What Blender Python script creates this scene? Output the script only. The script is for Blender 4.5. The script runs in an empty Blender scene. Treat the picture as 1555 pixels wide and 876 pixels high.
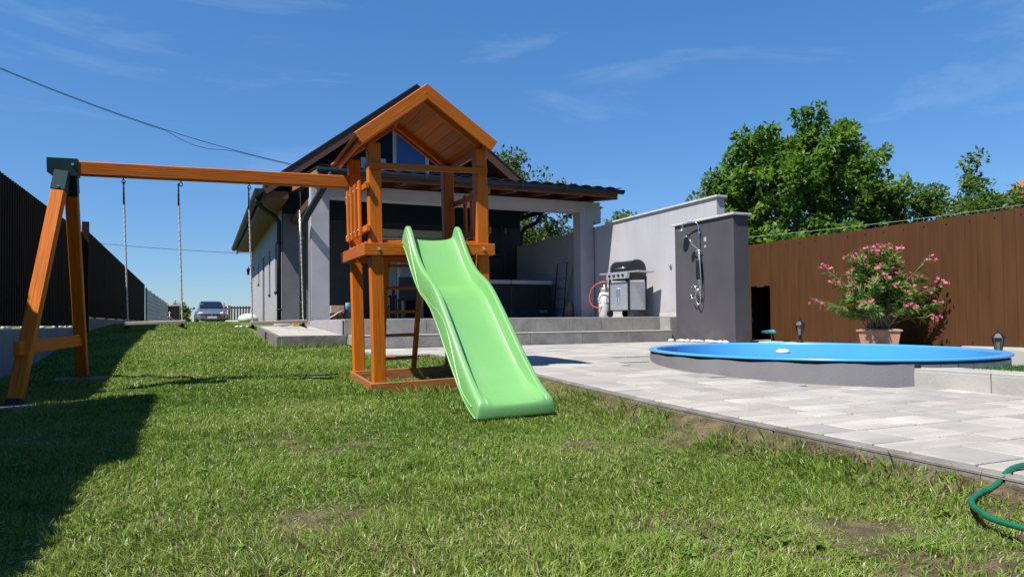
import bpy, bmesh, math, random
import numpy as np
from mathutils import Vector, Matrix
random.seed(7); RNG = np.random.default_rng(7)
SC = bpy.context.scene
COL = SC.collection
rad = math.radians

# ------------------------------------------------------------------ camera
CAMZ = 0.6
def make_camera():
    cd = bpy.data.cameras.new('camera'); co = bpy.data.objects.new('camera', cd); COL.objects.link(co)
    yaw, p, r = rad(-23.8), rad(1.4), rad(0.6)
    fwd = Vector((-math.sin(yaw)*math.cos(p), math.cos(yaw)*math.cos(p), math.sin(p)))
    right = Vector((math.cos(yaw), math.sin(yaw), 0)); up = right.cross(fwd)
    r2 = right*math.cos(r) - up*math.sin(r); u2 = up*math.cos(r) + right*math.sin(r)
    M = Matrix((r2, u2, -fwd)).transposed().to_4x4(); M.translation = (0, 0, CAMZ)
    co.matrix_world = M
    cd.sensor_width = 36; cd.lens = 1068/1555*36; cd.shift_y = 24/1555
    cd.clip_start = .05; cd.clip_end = 3000
    SC.camera = co
make_camera()

# ------------------------------------------------------------------ sun, sky, exposure
SUN = Vector((.6, .225, -1.0)).normalized()          # direction the light travels
elev = math.asin(-SUN.z); azim = math.atan2(-SUN.x, -SUN.y)   # clockwise from +Y
sd = bpy.data.lights.new('sun', 'SUN'); sd.energy = 5.0; sd.angle = rad(.5); sd.color = (1, .96, .89)
so = bpy.data.objects.new('sun', sd); COL.objects.link(so); so.rotation_euler = SUN.to_track_quat('-Z', 'Y').to_euler()
W = bpy.data.worlds.new('World'); SC.world = W; W.use_nodes = True
nt = W.node_tree; nt.nodes.clear()
out = nt.nodes.new('ShaderNodeOutputWorld'); bg = nt.nodes.new('ShaderNodeBackground')
sky = nt.nodes.new('ShaderNodeTexSky'); sky.sky_type = 'NISHITA'; sky.sun_disc = False
sky.sun_elevation = elev; sky.sun_rotation = azim
sky.air_density = 1.0; sky.dust_density = .0; sky.ozone_density = 3.0; sky.altitude = 150
bg.inputs['Strength'].default_value = .071
tc = nt.nodes.new('ShaderNodeTexCoord'); mp = nt.nodes.new('ShaderNodeMapping')
mp.inputs['Rotation'].default_value = (0, rad(12), rad(15)); mp.inputs['Scale'].default_value = (1.5, 2.6, 9.0)
n1 = nt.nodes.new('ShaderNodeTexNoise'); n1.inputs['Scale'].default_value = 1.6; n1.inputs['Detail'].default_value = 9; n1.inputs['Roughness'].default_value = .62; n1.inputs['Distortion'].default_value = .5
r1 = nt.nodes.new('ShaderNodeMapRange'); r1.inputs[1].default_value = .55; r1.inputs[2].default_value = .95; r1.inputs[4].default_value = .22
hs = nt.nodes.new('ShaderNodeHueSaturation'); hs.inputs['Saturation'].default_value = 1.0; hs.inputs['Hue'].default_value = .5
tn = nt.nodes.new('ShaderNodeMixRGB'); tn.blend_type = 'MULTIPLY'; tn.inputs[0].default_value = 1; tn.inputs[2].default_value = (.60, .94, 1.12, 1)
sz = nt.nodes.new('ShaderNodeSeparateXYZ'); hz = nt.nodes.new('ShaderNodeValToRGB'); hz.color_ramp.elements[0].position = 0; hz.color_ramp.elements[0].color = (.84, .68, .77, 1); hz.color_ramp.elements[1].position = .42; hz.color_ramp.elements[1].color = (.86, 1.0, 1.12, 1)
vz = nt.nodes.new('ShaderNodeVectorMath'); vz.operation = 'MULTIPLY'
mx = nt.nodes.new('ShaderNodeMixRGB'); mx.inputs[2].default_value = (8.0, 9.0, 10.0, 1)
L = nt.links.new
L(tc.outputs['Generated'], mp.inputs[0]); L(mp.outputs[0], n1.inputs['Vector']); L(n1.outputs[0], r1.inputs[0])
L(sky.outputs[0], hs.inputs['Color']); L(r1.outputs[0], mx.inputs[0]); L(hs.outputs[0], tn.inputs[1]); L(tc.outputs['Generated'], sz.inputs[0]); L(sz.outputs['Z'], hz.inputs[0]); L(tn.outputs[0], vz.inputs[0]); L(hz.outputs[0], vz.inputs[1]); L(vz.outputs[0], mx.inputs[1]); L(mx.outputs[0], bg.inputs[0]); L(bg.outputs[0], out.inputs[0])
SC.view_settings.view_transform = 'Standard'; SC.view_settings.look = 'None'
SC.view_settings.exposure = 0.85; SC.view_settings.gamma = 1.0

# ------------------------------------------------------------------ materials
ALB = .71        # reflectances below were read off the photograph at exposure 0.35; scaled to the exposure in use
def ab(c): return tuple(k*ALB for k in c)
def mat(name, col, col2=None, rough=.6, scale=8, stretch=(1, 1, 1), bump=0., bscale=None, metal=0., spec=.5, rand=0., coat=0., trans=0., detail=5, contrast=(.3, .7), extra=None):
    m = bpy.data.materials.new(name); m.use_nodes = True; t = m.node_tree; b = t.nodes['Principled BSDF']
    b.inputs['Roughness'].default_value = rough; b.inputs['Metallic'].default_value = metal
    b.inputs['Specular IOR Level'].default_value = spec; b.inputs['Coat Weight'].default_value = coat
    if trans: b.inputs['Transmission Weight'].default_value = trans
    if metal < .6: col = ab(col); col2 = ab(col2) if col2 else None
    c = (*col, 1); c2 = (*(col2 or col), 1)
    tcn = t.nodes.new('ShaderNodeTexCoord'); mpn = t.nodes.new('ShaderNodeMapping'); mpn.inputs['Scale'].default_value = stretch
    t.links.new(tcn.outputs['Object'], mpn.inputs[0])
    src = None
    if rand:
        oi = t.nodes.new('ShaderNodeObjectInfo'); ad = t.nodes.new('ShaderNodeVectorMath'); ad.operation = 'MULTIPLY_ADD'
        cx = t.nodes.new('ShaderNodeCombineXYZ')
        for i in range(3): t.links.new(oi.outputs['Random'], cx.inputs[i])
        ad.inputs[1].default_value = (37, 51, 23); t.links.new(cx.outputs[0], ad.inputs[0]); t.links.new(mpn.outputs[0], ad.inputs[2]); vec = ad.outputs[0]
    else: vec = mpn.outputs[0]
    ns = t.nodes.new('ShaderNodeTexNoise'); ns.inputs['Scale'].default_value = scale; ns.inputs['Detail'].default_value = detail
    t.links.new(vec, ns.inputs['Vector'])
    rp = t.nodes.new('ShaderNodeValToRGB'); rp.color_ramp.elements[0].position = contrast[0]; rp.color_ramp.elements[1].position = contrast[1]
    rp.color_ramp.elements[0].color = c; rp.color_ramp.elements[1].color = c2
    t.links.new(ns.outputs[0], rp.inputs[0]); src = rp.outputs[0]
    if rand:
        mr = t.nodes.new('ShaderNodeMapRange'); mr.inputs[3].default_value = 1-rand; mr.inputs[4].default_value = 1+rand
        t.links.new(oi.outputs['Random'], mr.inputs[0])
        vm = t.nodes.new('ShaderNodeVectorMath'); vm.operation = 'SCALE'; t.links.new(src, vm.inputs[0]); t.links.new(mr.outputs[0], vm.inputs['Scale']); src = vm.outputs[0]
    if extra: src = extra(t, src, vec)
    t.links.new(src, b.inputs['Base Color'])
    if bump:
        nb = t.nodes.new('ShaderNodeTexNoise'); nb.inputs['Scale'].default_value = bscale or scale*4; nb.inputs['Detail'].default_value = 6
        t.links.new(vec, nb.inputs['Vector'])
        bp = t.nodes.new('ShaderNodeBump'); bp.inputs['Strength'].default_value = bump; bp.inputs['Distance'].default_value = .01
        t.links.new(nb.outputs[0], bp.inputs['Height']); t.links.new(bp.outputs[0], b.inputs['Normal'])
    return m
def knots(dark, sc=(2.2, 9, 9), thr=.1):
    def f(t, src, vec):
        mp2 = t.nodes.new('ShaderNodeMapping'); mp2.inputs['Scale'].default_value = sc; t.links.new(vec, mp2.inputs[0])
        v = t.nodes.new('ShaderNodeTexVoronoi'); v.inputs['Scale'].default_value = 1; t.links.new(mp2.outputs[0], v.inputs['Vector'])
        r = t.nodes.new('ShaderNodeMapRange'); r.inputs[1].default_value = thr*.5; r.inputs[2].default_value = thr*1.7; r.inputs[3].default_value = .85; r.inputs[4].default_value = 0
        t.links.new(v.outputs['Distance'], r.inputs[0])
        x = t.nodes.new('ShaderNodeMixRGB'); x.inputs[2].default_value = (*ab(dark), 1); t.links.new(r.outputs[0], x.inputs[0]); t.links.new(src, x.inputs[1])
        return x.outputs[0]
    return f
def stains_and_sheen(dark, scale, lo, hi, amt=.5, dim=(1, 1, 1)):
    def f(t, src, vec):
        mp2 = t.nodes.new('ShaderNodeMapping'); mp2.inputs['Scale'].default_value = dim; t.links.new(vec, mp2.inputs[0])
        n = t.nodes.new('ShaderNodeTexNoise'); n.inputs['Scale'].default_value = scale; n.inputs['Detail'].default_value = 7; t.links.new(mp2.outputs[0], n.inputs['Vector'])
        r = t.nodes.new('ShaderNodeMapRange'); r.inputs[1].default_value = lo; r.inputs[2].default_value = hi; r.inputs[3].default_value = 0; r.inputs[4].default_value = amt
        t.links.new(n.outputs[0], r.inputs[0])
        x = t.nodes.new('ShaderNodeMixRGB'); x.inputs[2].default_value = (*ab(dark), 1); t.links.new(r.outputs[0], x.inputs[0]); t.links.new(src, x.inputs[1])
        return x.outputs[0]
    return f
def chain(*fs):
    def f(t, src, vec):
        for g_ in fs: src = g_(t, src, vec)
        return src
    return f
def splash(dark, z0, h, amt=.6, up=False):      # earth splashed on the foot of a wall (or drips under its top), in the wall's own coordinates
    def f(t, src, vec):
        sx = t.nodes.new('ShaderNodeSeparateXYZ'); t.links.new(vec, sx.inputs[0])
        n = t.nodes.new('ShaderNodeTexNoise'); n.inputs['Scale'].default_value = 6; n.inputs['Detail'].default_value = 8
        mp2 = t.nodes.new('ShaderNodeMapping'); mp2.inputs['Scale'].default_value = (2.2, 2.2, .16) if up else (1, 1, 1); t.links.new(vec, mp2.inputs[0]); t.links.new(mp2.outputs[0], n.inputs['Vector'])
        r = t.nodes.new('ShaderNodeMapRange'); r.inputs[1].default_value = z0+h; r.inputs[2].default_value = z0; t.links.new(sx.outputs['Z'], r.inputs[0])
        a = t.nodes.new('ShaderNodeMapRange'); a.inputs[1].default_value = .38; a.inputs[2].default_value = .68; t.links.new(n.outputs[0], a.inputs[0])
        m = t.nodes.new('ShaderNodeMath'); m.operation = 'MULTIPLY'; t.links.new(r.outputs[0], m.inputs[0]); t.links.new(a.outputs[0], m.inputs[1])
        m2 = t.nodes.new('ShaderNodeMath'); m2.operation = 'MULTIPLY'; m2.inputs[1].default_value = amt; t.links.new(m.outputs[0], m2.inputs[0])
        x = t.nodes.new('ShaderNodeMixRGB'); x.inputs[2].default_value = (*ab(dark), 1); t.links.new(m2.outputs[0], x.inputs[0]); t.links.new(src, x.inputs[1])
        return x.outputs[0]
    return f
M = {}
M['wood'] = mat('stained_wood', (.56, .13, .005), (.71, .19, .009), rough=.55, scale=5, stretch=(.7, 9, 9), bump=.25, bscale=9, rand=.24, extra=knots((.17, .032, .002), thr=.13), spec=.22)
M['woodbase'] = mat('weathered_stained_wood', (.32, .10, .02), (.48, .19, .06), rough=.6, scale=5, stretch=(.7, 9, 9), bump=.3, bscale=9, rand=.15)
M['slide'] = mat('green_plastic', (.185, .46, .135), (.215, .51, .165), rough=.32, scale=2.2, bump=.09, bscale=5, spec=.9, extra=stains_and_sheen((.36, .52, .30), 7, .52, .85, .35, dim=(3, .35, .35)))  # whitish streaks paint the sheen of the scuffed bed into the colour
M['bracket'] = mat('green_painted_steel', (.006, .034, .03), (.009, .045, .038), rough=.35, metal=.2)
M['zinc'] = mat('zinc_steel', (.62, .62, .6), rough=.3, metal=.9)
M['chrome'] = mat('chrome', (.75, .76, .78), rough=.12, metal=1)
M['rope'] = mat('white_rope', (.66, .65, .62), (.45, .44, .42), rough=.9, scale=60, bump=.5, bscale=150, contrast=(.4, .6))
M['seat'] = mat('grey_seat_wood', (.50, .42, .36), (.36, .29, .24), rough=.7, scale=6, stretch=(.7, 9, 9), bump=.2)
M['black'] = mat('black_plastic', (.012, .012, .013), (.02, .02, .02), rough=.4)
M['blackmetal'] = mat('black_painted_metal', (.012, .012, .014), (.02, .02, .022), rough=.35)
M['render'] = mat('light_grey_render', (.40, .385, .42), (.47, .455, .495), rough=.95, scale=2.5, bump=.35, bscale=180, spec=.2, extra=chain(stains_and_sheen((.34, .33, .36), 1.3, .5, .8, .35), splash((.27, .25, .225), .64, .4, .5)))
M['renderlight'] = mat('pale_render', (.49, .475, .505), (.545, .53, .56), rough=.95, scale=1.5, bump=.35, bscale=160, spec=.2, extra=chain(stains_and_sheen((.40, .39, .40), 1.3, .5, .85, .3, dim=(1, 1, .6)), splash((.30, .28, .25), .66, .35), splash((.30, .30, .30), 2.7, -.5, .38, True)))
M['housegrey'] = mat('grey_house_render', (.17, .165, .19), (.21, .205, .235), rough=.95, scale=2.5, bump=.3, bscale=160, spec=.2)
M['gable'] = mat('shaded_blue_grey_render', (.02, .032, .062), (.027, .041, .075), rough=.95, scale=2.5, bump=.3, bscale=160, spec=.2)  # blue-grey paint, darkened further to carry the shade of the roof overhang
M['porchwall'] = mat('shaded_porch_render', (.06, .062, .075), (.075, .077, .09), rough=.95, bump=.3, bscale=160, spec=.2)  # veranda shade is put into this wall colour
M['anthracite'] = mat('anthracite_render', (.078, .074, .084), (.10, .095, .105), rough=.92, scale=1.4, bump=.45, bscale=150, spec=.25, extra=chain(stains_and_sheen((.125, .12, .125), 1.8, .48, .85, .4, dim=(1, 1, .7)), splash((.19, .175, .155), .05, .4), splash((.055, .053, .058), 2.1, -.6, .6, True)))
M['coping'] = mat('white_stone_coping', (.62, .61, .58), (.52, .50, .47), rough=.7, scale=6, bump=.15)
M['concrete'] = mat('concrete_tile', (.25, .235, .215), (.39, .37, .34), rough=.85, scale=4.5, bump=.4, bscale=40, rand=.1, spec=.3, extra=stains_and_sheen((.16, .155, .15), 11, .55, .8, .5))
M['concretelight'] = mat('pale_tile', (.40, .385, .35), (.50, .485, .445), rough=.8, scale=3.5, bump=.25, bscale=40, rand=.06, spec=.3, extra=stains_and_sheen((.30, .29, .27), 9, .55, .8, .4))
M['kerb'] = mat('kerb_concrete', (.16, .145, .13), (.27, .25, .225), rough=.9, scale=9, bump=.5, bscale=50, rand=.12, extra=stains_and_sheen((.12, .085, .055), 5, .45, .7, .7))
M['paver'] = mat('paver', (.38, .352, .31), (.53, .497, .45), rough=.82, scale=2.2, bump=.35, bscale=60, rand=.13, spec=.25, stretch=(1, 1.4, 1), extra=stains_and_sheen((.28, .265, .245), 3.0, .50, .74, .6, dim=(.6, 2.2, 1)))
M['paver2'] = mat('grey_paver', (.325, .308, .285), (.455, .432, .40), rough=.82, scale=2.2, bump=.35, bscale=60, rand=.12, spec=.25, extra=stains_and_sheen((.27, .26, .245), 3.0, .46, .70, .65, dim=(.6, 2.2, 1)))
M['joint'] = mat('joint_sand', (.27, .255, .225), (.36, .34, .305), rough=1, scale=30)
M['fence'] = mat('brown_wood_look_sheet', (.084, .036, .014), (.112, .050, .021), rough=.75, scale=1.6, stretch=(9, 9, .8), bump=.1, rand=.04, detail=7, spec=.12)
M['fenceshaded'] = mat('shaded_brown_sheet', (.026, .012, .005), (.042, .020, .009), rough=.8, spec=.12, scale=2, stretch=(14, 14, 1.0), rand=.1)  # same brown sheet as the right fence, with its shade put into the colour
M['roofwood'] = mat('brown_roof_timber', (.075, .026, .012), (.14, .05, .022), rough=.6, scale=4, stretch=(.7, 8, 8), bump=.2, rand=.15)
M['redwood'] = mat('red_brown_rafter', (.085, .022, .009), (.14, .038, .015), rough=.55, scale=4, stretch=(.7, 8, 8), bump=.2, rand=.15)
M['oak'] = mat('light_brown_board', (.30, .12, .045), (.42, .18, .07), rough=.6, scale=4, stretch=(.7, 8, 8), bump=.2)
M['soffit'] = mat('soffit_board', (.17, .065, .028), (.23, .095, .045), rough=.7, scale=4, stretch=(.7, 8, 8), bump=.2, rand=.15)
M['rooftile'] = mat('dark_roof_tile', (.016, .019, .026), (.032, .036, .045), rough=.5, scale=8, bump=.2)
M['gutter'] = mat('anthracite_gutter', (.018, .03, .04), (.024, .038, .05), rough=.55, spec=.2)
M['white'] = mat('white_frame', (.72, .72, .72), (.78, .78, .78), rough=.4)
M['offwhite'] = mat('off_white', (.62, .61, .57), (.72, .71, .67), rough=.7, scale=5)
M['glass'] = mat('window_glass', (.01, .014, .02), rough=.03, spec=1.0)
M['reflectblue'] = mat('painted_reflection_pane', (.035, .14, .48), (.04, .16, .52), rough=.3, spec=.4)  # blue of the reflected sky is put into the pane's base colour
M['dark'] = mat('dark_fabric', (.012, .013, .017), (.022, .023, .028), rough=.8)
M['pool'] = mat('blue_pool_liner', (.075, .36, .76), (.09, .40, .80), rough=.28, scale=2, spec=.5)
M['terracotta'] = mat('terracotta', (.40, .20, .135), (.50, .27, .19), rough=.85, scale=7, bump=.25, bscale=50)
M['stem'] = mat('grey_green_stem', (.17, .15, .075), (.27, .23, .13), rough=.8, scale=20)
M['bark'] = mat('bark', (.075, .06, .045), (.17, .14, .11), rough=.95, scale=6, stretch=(3, 3, .7), bump=.6)
M['stone'] = mat('white_pebble', (.62, .60, .56), (.76, .74, .70), rough=.75, scale=10, bump=.2, rand=.08)
M['hose'] = mat('green_hose', (.008, .13, .062), (.012, .17, .085), rough=.32, scale=30, spec=.6)
M['rooforange'] = mat('orange_clay_tile', (.30, .10, .06), (.42, .16, .09), rough=.8, scale=10, rand=.15)
M['turquoise'] = mat('turquoise_plastic', (.02, .42, .50), rough=.35)
M['orange'] = mat('orange_rubber', (.75, .10, .03), rough=.4)
M['yellow'] = mat('yellow_plastic', (.75, .42, .02), rough=.4)
M['lime'] = mat('lime_handle', (.30, .42, .015), rough=.4)
M['steel'] = mat('brushed_steel', (.40, .42, .46), (.50, .52, .55), rough=.38, metal=.65, scale=4, stretch=(1, 1, 20))
M['card'] = mat('cardboard', (.42, .30, .20), (.48, .35, .24), rough=.85)
M['cyan'] = mat('blue_can', (.05, .32, .42), (.30, .50, .55), rough=.4, scale=12, contrast=(.45, .55))
M['pinkprint'] = mat('pink_print', (.62, .14, .16), rough=.7)
M['carpaint'] = mat('silver_blue_car_paint', (.20, .235, .32), (.22, .255, .34), rough=.3, metal=.5, coat=.6)
M['tyre'] = mat('tyre_rubber', (.012, .012, .012), rough=.8)
M['lens'] = mat('headlight_lens', (.65, .68, .72), rough=.1, spec=.8)
M['mesh'] = mat('grey_fence_wire', (.20, .25, .29), rough=.4, metal=.3)
M['gatewood'] = mat('red_brown_slat', (.085, .03, .018), (.13, .05, .03), rough=.6, scale=4, stretch=(8, 8, 1), rand=.12)
M['wire'] = mat('power_cable', (.02, .024, .03), rough=.6)
M['wirelight'] = mat('pale_cable', (.42, .45, .42), rough=.6)
M['wallblue'] = mat('concrete_wall', (.24, .25, .26), (.36, .37, .38), rough=.9, scale=3, bump=.3)

def leafmat(name, c1, c2, tr=.45, rough=.5):
    m = bpy.data.materials.new(name); m.use_nodes = True; t = m.node_tree; b = t.nodes['Principled BSDF']; o = t.nodes['Material Output']
    a = t.nodes.new('ShaderNodeAttribute'); a.attribute_name = 'tint'
    x = t.nodes.new('ShaderNodeMixRGB'); x.inputs[1].default_value = (*ab(c1), 1); x.inputs[2].default_value = (*ab(c2), 1); t.links.new(a.outputs['Fac'], x.inputs[0])
    b.inputs['Roughness'].default_value = rough; b.inputs['Specular IOR Level'].default_value = .35
    t.links.new(x.outputs[0], b.inputs['Base Color'])
    tl = t.nodes.new('ShaderNodeBsdfTranslucent'); g = t.nodes.new('ShaderNodeMixRGB'); g.blend_type = 'MULTIPLY'; g.inputs[0].default_value = 1; g.inputs[2].default_value = (1.3, 1.5, .45, 1)
    t.links.new(x.outputs[0], g.inputs[1]); t.links.new(g.outputs[0], tl.inputs[0])
    ms = t.nodes.new('ShaderNodeMixShader'); ms.inputs[0].default_value = tr
    t.links.new(b.outputs[0], ms.inputs[1]); t.links.new(tl.outputs[0], ms.inputs[2]); t.links.new(ms.outputs[0], o.inputs[0])
    return m
M['leaf'] = leafmat('walnut_leaf', (.04, .11, .013), (.20, .33, .055))
M['leaf2'] = leafmat('light_leaf', (.05, .11, .022), (.19, .27, .075))
M['leaf3'] = leafmat('fine_yellowish_leaf', (.05, .09, .012), (.16, .19, .035))
M['oleander'] = leafmat('oleander_leaf', (.06, .15, .025), (.27, .40, .11), tr=.3)
M['petal'] = leafmat('pink_petal', (.66, .07, .17), (.92, .36, .50), tr=.3)
M['redfruit'] = mat('red_fruit', (.45, .03, .02), rough=.4)
M['astro'] = leafmat('artificial_grass_blade', (.03, .11, .008), (.10, .24, .02), tr=.25)

# grass blade colour comes from a per-blade attribute (fresh, pale and dry blades)
def grassmat():
    m = bpy.data.materials.new('grass_blade'); m.use_nodes = True; t = m.node_tree; b = t.nodes['Principled BSDF']; o = t.nodes['Material Output']
    a = t.nodes.new('ShaderNodeAttribute'); a.attribute_name = 'tint'
    rp = t.nodes.new('ShaderNodeValToRGB'); e = rp.color_ramp.elements
    e[0].position = 0; e[0].color = (.048, .125, .010, 1); e[1].position = 1; e[1].color = (.34, .28, .15, 1)
    k = e.new(.45); k.color = (.15, .245, .024, 1); k = e.new(.75); k.color = (.25, .315, .06, 1); k = e.new(.9); k.color = (.27, .26, .10, 1)
    t.links.new(a.outputs['Fac'], rp.inputs[0]); t.links.new(rp.outputs[0], b.inputs['Base Color'])
    b.inputs['Roughness'].default_value = .42; b.inputs['Specular IOR Level'].default_value = .42
    tl = t.nodes.new('ShaderNodeBsdfTranslucent'); t.links.new(rp.outputs[0], tl.inputs[0])
    ms = t.nodes.new('ShaderNodeMixShader'); ms.inputs[0].default_value = .35
    t.links.new(b.outputs[0], ms.inputs[1]); t.links.new(tl.outputs[0], ms.inputs[2]); t.links.new(ms.outputs[0], o.inputs[0])
    return m
M['grass'] = grassmat()
def soilmat():
    m = bpy.data.materials.new('lawn_soil'); m.use_nodes = True; t = m.node_tree; b = t.nodes['Principled BSDF']
    tcn = t.nodes.new('ShaderNodeTexCoord'); n = t.nodes.new('ShaderNodeTexNoise'); n.inputs['Scale'].default_value = 9; n.inputs['Detail'].default_value = 9
    t.links.new(tcn.outputs['Object'], n.inputs['Vector'])
    rp = t.nodes.new('ShaderNodeValToRGB'); e = rp.color_ramp.elements
    e[0].position = .35; e[0].color = (.045, .034, .02, 1); e[1].position = .7; e[1].color = (.13, .10, .062, 1)
    t.links.new(n.outputs[0], rp.inputs[0])
    n2 = t.nodes.new('ShaderNodeTexNoise'); n2.inputs['Scale'].default_value = 1.3; n2.inputs['Detail'].default_value = 6; t.links.new(tcn.outputs['Object'], n2.inputs['Vector'])
    g = t.nodes.new('ShaderNodeValToRGB'); e = g.color_ramp.elements; e[0].color = (.06, .11, .012, 1); e[1].color = (.11, .14, .03, 1); t.links.new(n2.outputs[0], g.inputs[0])
    sx = t.nodes.new('ShaderNodeSeparateXYZ'); t.links.new(tcn.outputs['Object'], sx.inputs[0])
    mr = t.nodes.new('ShaderNodeMapRange'); mr.inputs[1].default_value = 2.5; mr.inputs[2].default_value = 9; t.links.new(sx.outputs['Y'], mr.inputs[0])
    x = t.nodes.new('ShaderNodeMixRGB'); t.links.new(mr.outputs[0], x.inputs[0]); t.links.new(rp.outputs[0], x.inputs[1]); t.links.new(g.outputs[0], x.inputs[2])
    mr2 = t.nodes.new('ShaderNodeMapRange'); mr2.inputs[1].default_value = 38; mr2.inputs[2].default_value = 48; t.links.new(sx.outputs['Y'], mr2.inputs[0])
    x2 = t.nodes.new('ShaderNodeMixRGB'); x2.inputs[2].default_value = (.30, .235, .115, 1); t.links.new(mr2.outputs[0], x2.inputs[0]); t.links.new(x.outputs[0], x2.inputs[1])
    t.links.new(x2.outputs[0], b.inputs['Base Color']); b.inputs['Roughness'].default_value = 1; b.inputs['Specular IOR Level'].default_value = .1
    bp = t.nodes.new('ShaderNodeBump'); bp.inputs['Strength'].default_value = .6; bp.inputs['Distance'].default_value = .02; t.links.new(n.outputs[0], bp.inputs['Height']); t.links.new(bp.outputs[0], b.inputs['Normal'])
    return m
M['soil'] = soilmat()

# ------------------------------------------------------------------ helpers
def link(name, me, parent=None, mw=None):
    o = bpy.data.objects.new(name, me); COL.objects.link(o)
    if parent is not None: o.parent = parent
    if mw is not None: o.matrix_basis = mw
    return o
def tag(o, label=None, cat=None, group=None, kind=None):
    if label: o['label'] = label
    if cat: o['category'] = cat
    if group: o['group'] = group
    if kind: o['kind'] = kind
    return o
def empty(name, loc=(0, 0, 0), rz=0., label=None, cat=None, group=None, mw=None):
    o = bpy.data.objects.new(name, None); COL.objects.link(o); o.empty_display_size = .1
    o.matrix_basis = mw if mw is not None else Matrix.Translation(loc) @ Matrix.Rotation(rz, 4, 'Z')
    return tag(o, label, cat, group)
class MB:
    def __init__(s): s.bm = bmesh.new()
    def box(s, x0, x1, y0, y1, z0, z1, bev=0.):
        vs = [s.bm.verts.new(p) for p in ((x0, y0, z0), (x1, y0, z0), (x1, y1, z0), (x0, y1, z0), (x0, y0, z1), (x1, y0, z1), (x1, y1, z1), (x0, y1, z1))]
        fs = [s.bm.faces.new([vs[i] for i in q]) for q in ((3, 2, 1, 0), (4, 5, 6, 7), (0, 1, 5, 4), (1, 2, 6, 5), (2, 3, 7, 6), (3, 0, 4, 7))]
        if bev:
            es = list({e for f in fs for e in f.edges}); bmesh.ops.bevel(s.bm, geom=es, offset=bev, segments=1, affect='EDGES')
        return s
    def prism(s, pts, d, flip=False):            # planar polygon (list of Vector) extruded by vector d
        a = [s.bm.verts.new(p) for p in pts]; b = [s.bm.verts.new(Vector(p)+Vector(d)) for p in pts]; n = len(pts)
        s.bm.faces.new(a[::-1]); s.bm.faces.new(b)
        for i in range(n): s.bm.faces.new((a[i], a[(i+1) % n], b[(i+1) % n], b[i]))
        return s
    def tube(s, pts, r, n=8, cap=True):
        pts = [Vector(p) for p in pts]; rs = r if isinstance(r, (list, tuple)) else [r]*len(pts)
        rings = []; nrm = None
        for i, p in enumerate(pts):
            d = ((pts[min(i+1, len(pts)-1)]-pts[max(i-1, 0)])).normalized()
            if nrm is None: nrm = d.orthogonal().normalized()
            else:
                nrm = nrm - d*nrm.dot(d); nrm = nrm.normalized() if nrm.length > 1e-6 else d.orthogonal().normalized()
            bn = d.cross(nrm)
            rings.append([s.bm.verts.new(p + (nrm*math.cos(2*math.pi*k/n)+bn*math.sin(2*math.pi*k/n))*rs[i]) for k in range(n)])
        for a, b in zip(rings, rings[1:]):
            for k in range(n): s.bm.faces.new((a[k], a[(k+1) % n], b[(k+1) % n], b[k])).smooth = True
        if cap: s.bm.faces.new(rings[0][::-1]); s.bm.faces.new(rings[-1])
        return s
    def lathe(s, prof, n=24, c=(0, 0, 0), smooth=True):
        rings = [[s.bm.verts.new((c[0]+r*math.cos(2*math.pi*k/n), c[1]+r*math.sin(2*math.pi*k/n), c[2]+z)) for k in range(n)] for r, z in prof]
        for a, b in zip(rings, rings[1:]):
            for k in range(n): s.bm.faces.new((a[k], a[(k+1) % n], b[(k+1) % n], b[k])).smooth = smooth
        s.bm.faces.new(rings[0][::-1]); s.bm.faces.new(rings[-1])
        return s
    def ball(s, c, r, sub=2, sc=(1, 1, 1), noise=0.):
        g = bmesh.ops.create_icosphere(s.bm, subdivisions=sub, radius=1)
        for v in g['verts']:
            k = 1+noise*random.uniform(-1, 1); v.co = Vector((c[0]+v.co.x*r*sc[0]*k, c[1]+v.co.y*r*sc[1]*k, c[2]+v.co.z*r*sc[2]*k))
        for f in s.bm.faces: f.smooth = True
        return s
    def build(s, name, m, parent=None, smooth=False, mw=None):
        bmesh.ops.recalc_face_normals(s.bm, faces=s.bm.faces)
        me = bpy.data.meshes.new(name); s.bm.to_mesh(me); s.bm.free()
        if smooth:
            for p in me.polygons: p.use_smooth = True
        me.materials.append(M[m] if isinstance(m, str) else m)
        return link(name, me, parent, mw)
def spline(pts, n=8):
    out_ = []
    for i in range(len(pts)-1):
        p0, p1, p2, p3 = [Vector(pts[max(0, min(len(pts)-1, j))]) for j in (i-1, i, i+1, i+2)]
        for t in np.linspace(0, 1, n+1)[:-1]: out_.append(.5*((2*p1)+(-p0+p2)*t+(2*p0-5*p1+4*p2-p3)*t*t+(-p0+3*p1-3*p2+p3)*t**3))
    return out_+[Vector(pts[-1])]
_cache = {}
def box_mesh(name, L_, w, h, bev, m):
    k = (name, round(L_, 3), round(w, 3), round(h, 3), m)
    if k not in _cache:
        b = MB().box(-L_/2, L_/2, -w/2, w/2, -h/2, h/2, bev)
        bmesh.ops.recalc_face_normals(b.bm, faces=b.bm.faces)
        me = bpy.data.meshes.new(name); b.bm.to_mesh(me); b.bm.free(); me.materials.append(M[m]); _cache[k] = me
    return _cache[k]
def beam(name, p0, p1, w, h, m, parent=None, up=(0, 0, 1), bev=.004):
    p0 = Vector(p0); p1 = Vector(p1); d = p1-p0; x = d.normalized(); u = Vector(up); y = u.cross(x).normalized(); z = x.cross(y)
    mw = Matrix((x, y, z)).transposed().to_4x4(); mw.translation = (p0+p1)/2
    return link(name, box_mesh(name, d.length, w, h, bev, m), parent, mw)
def interp(x, xs, ys): return float(np.interp(x, xs, ys))
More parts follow.
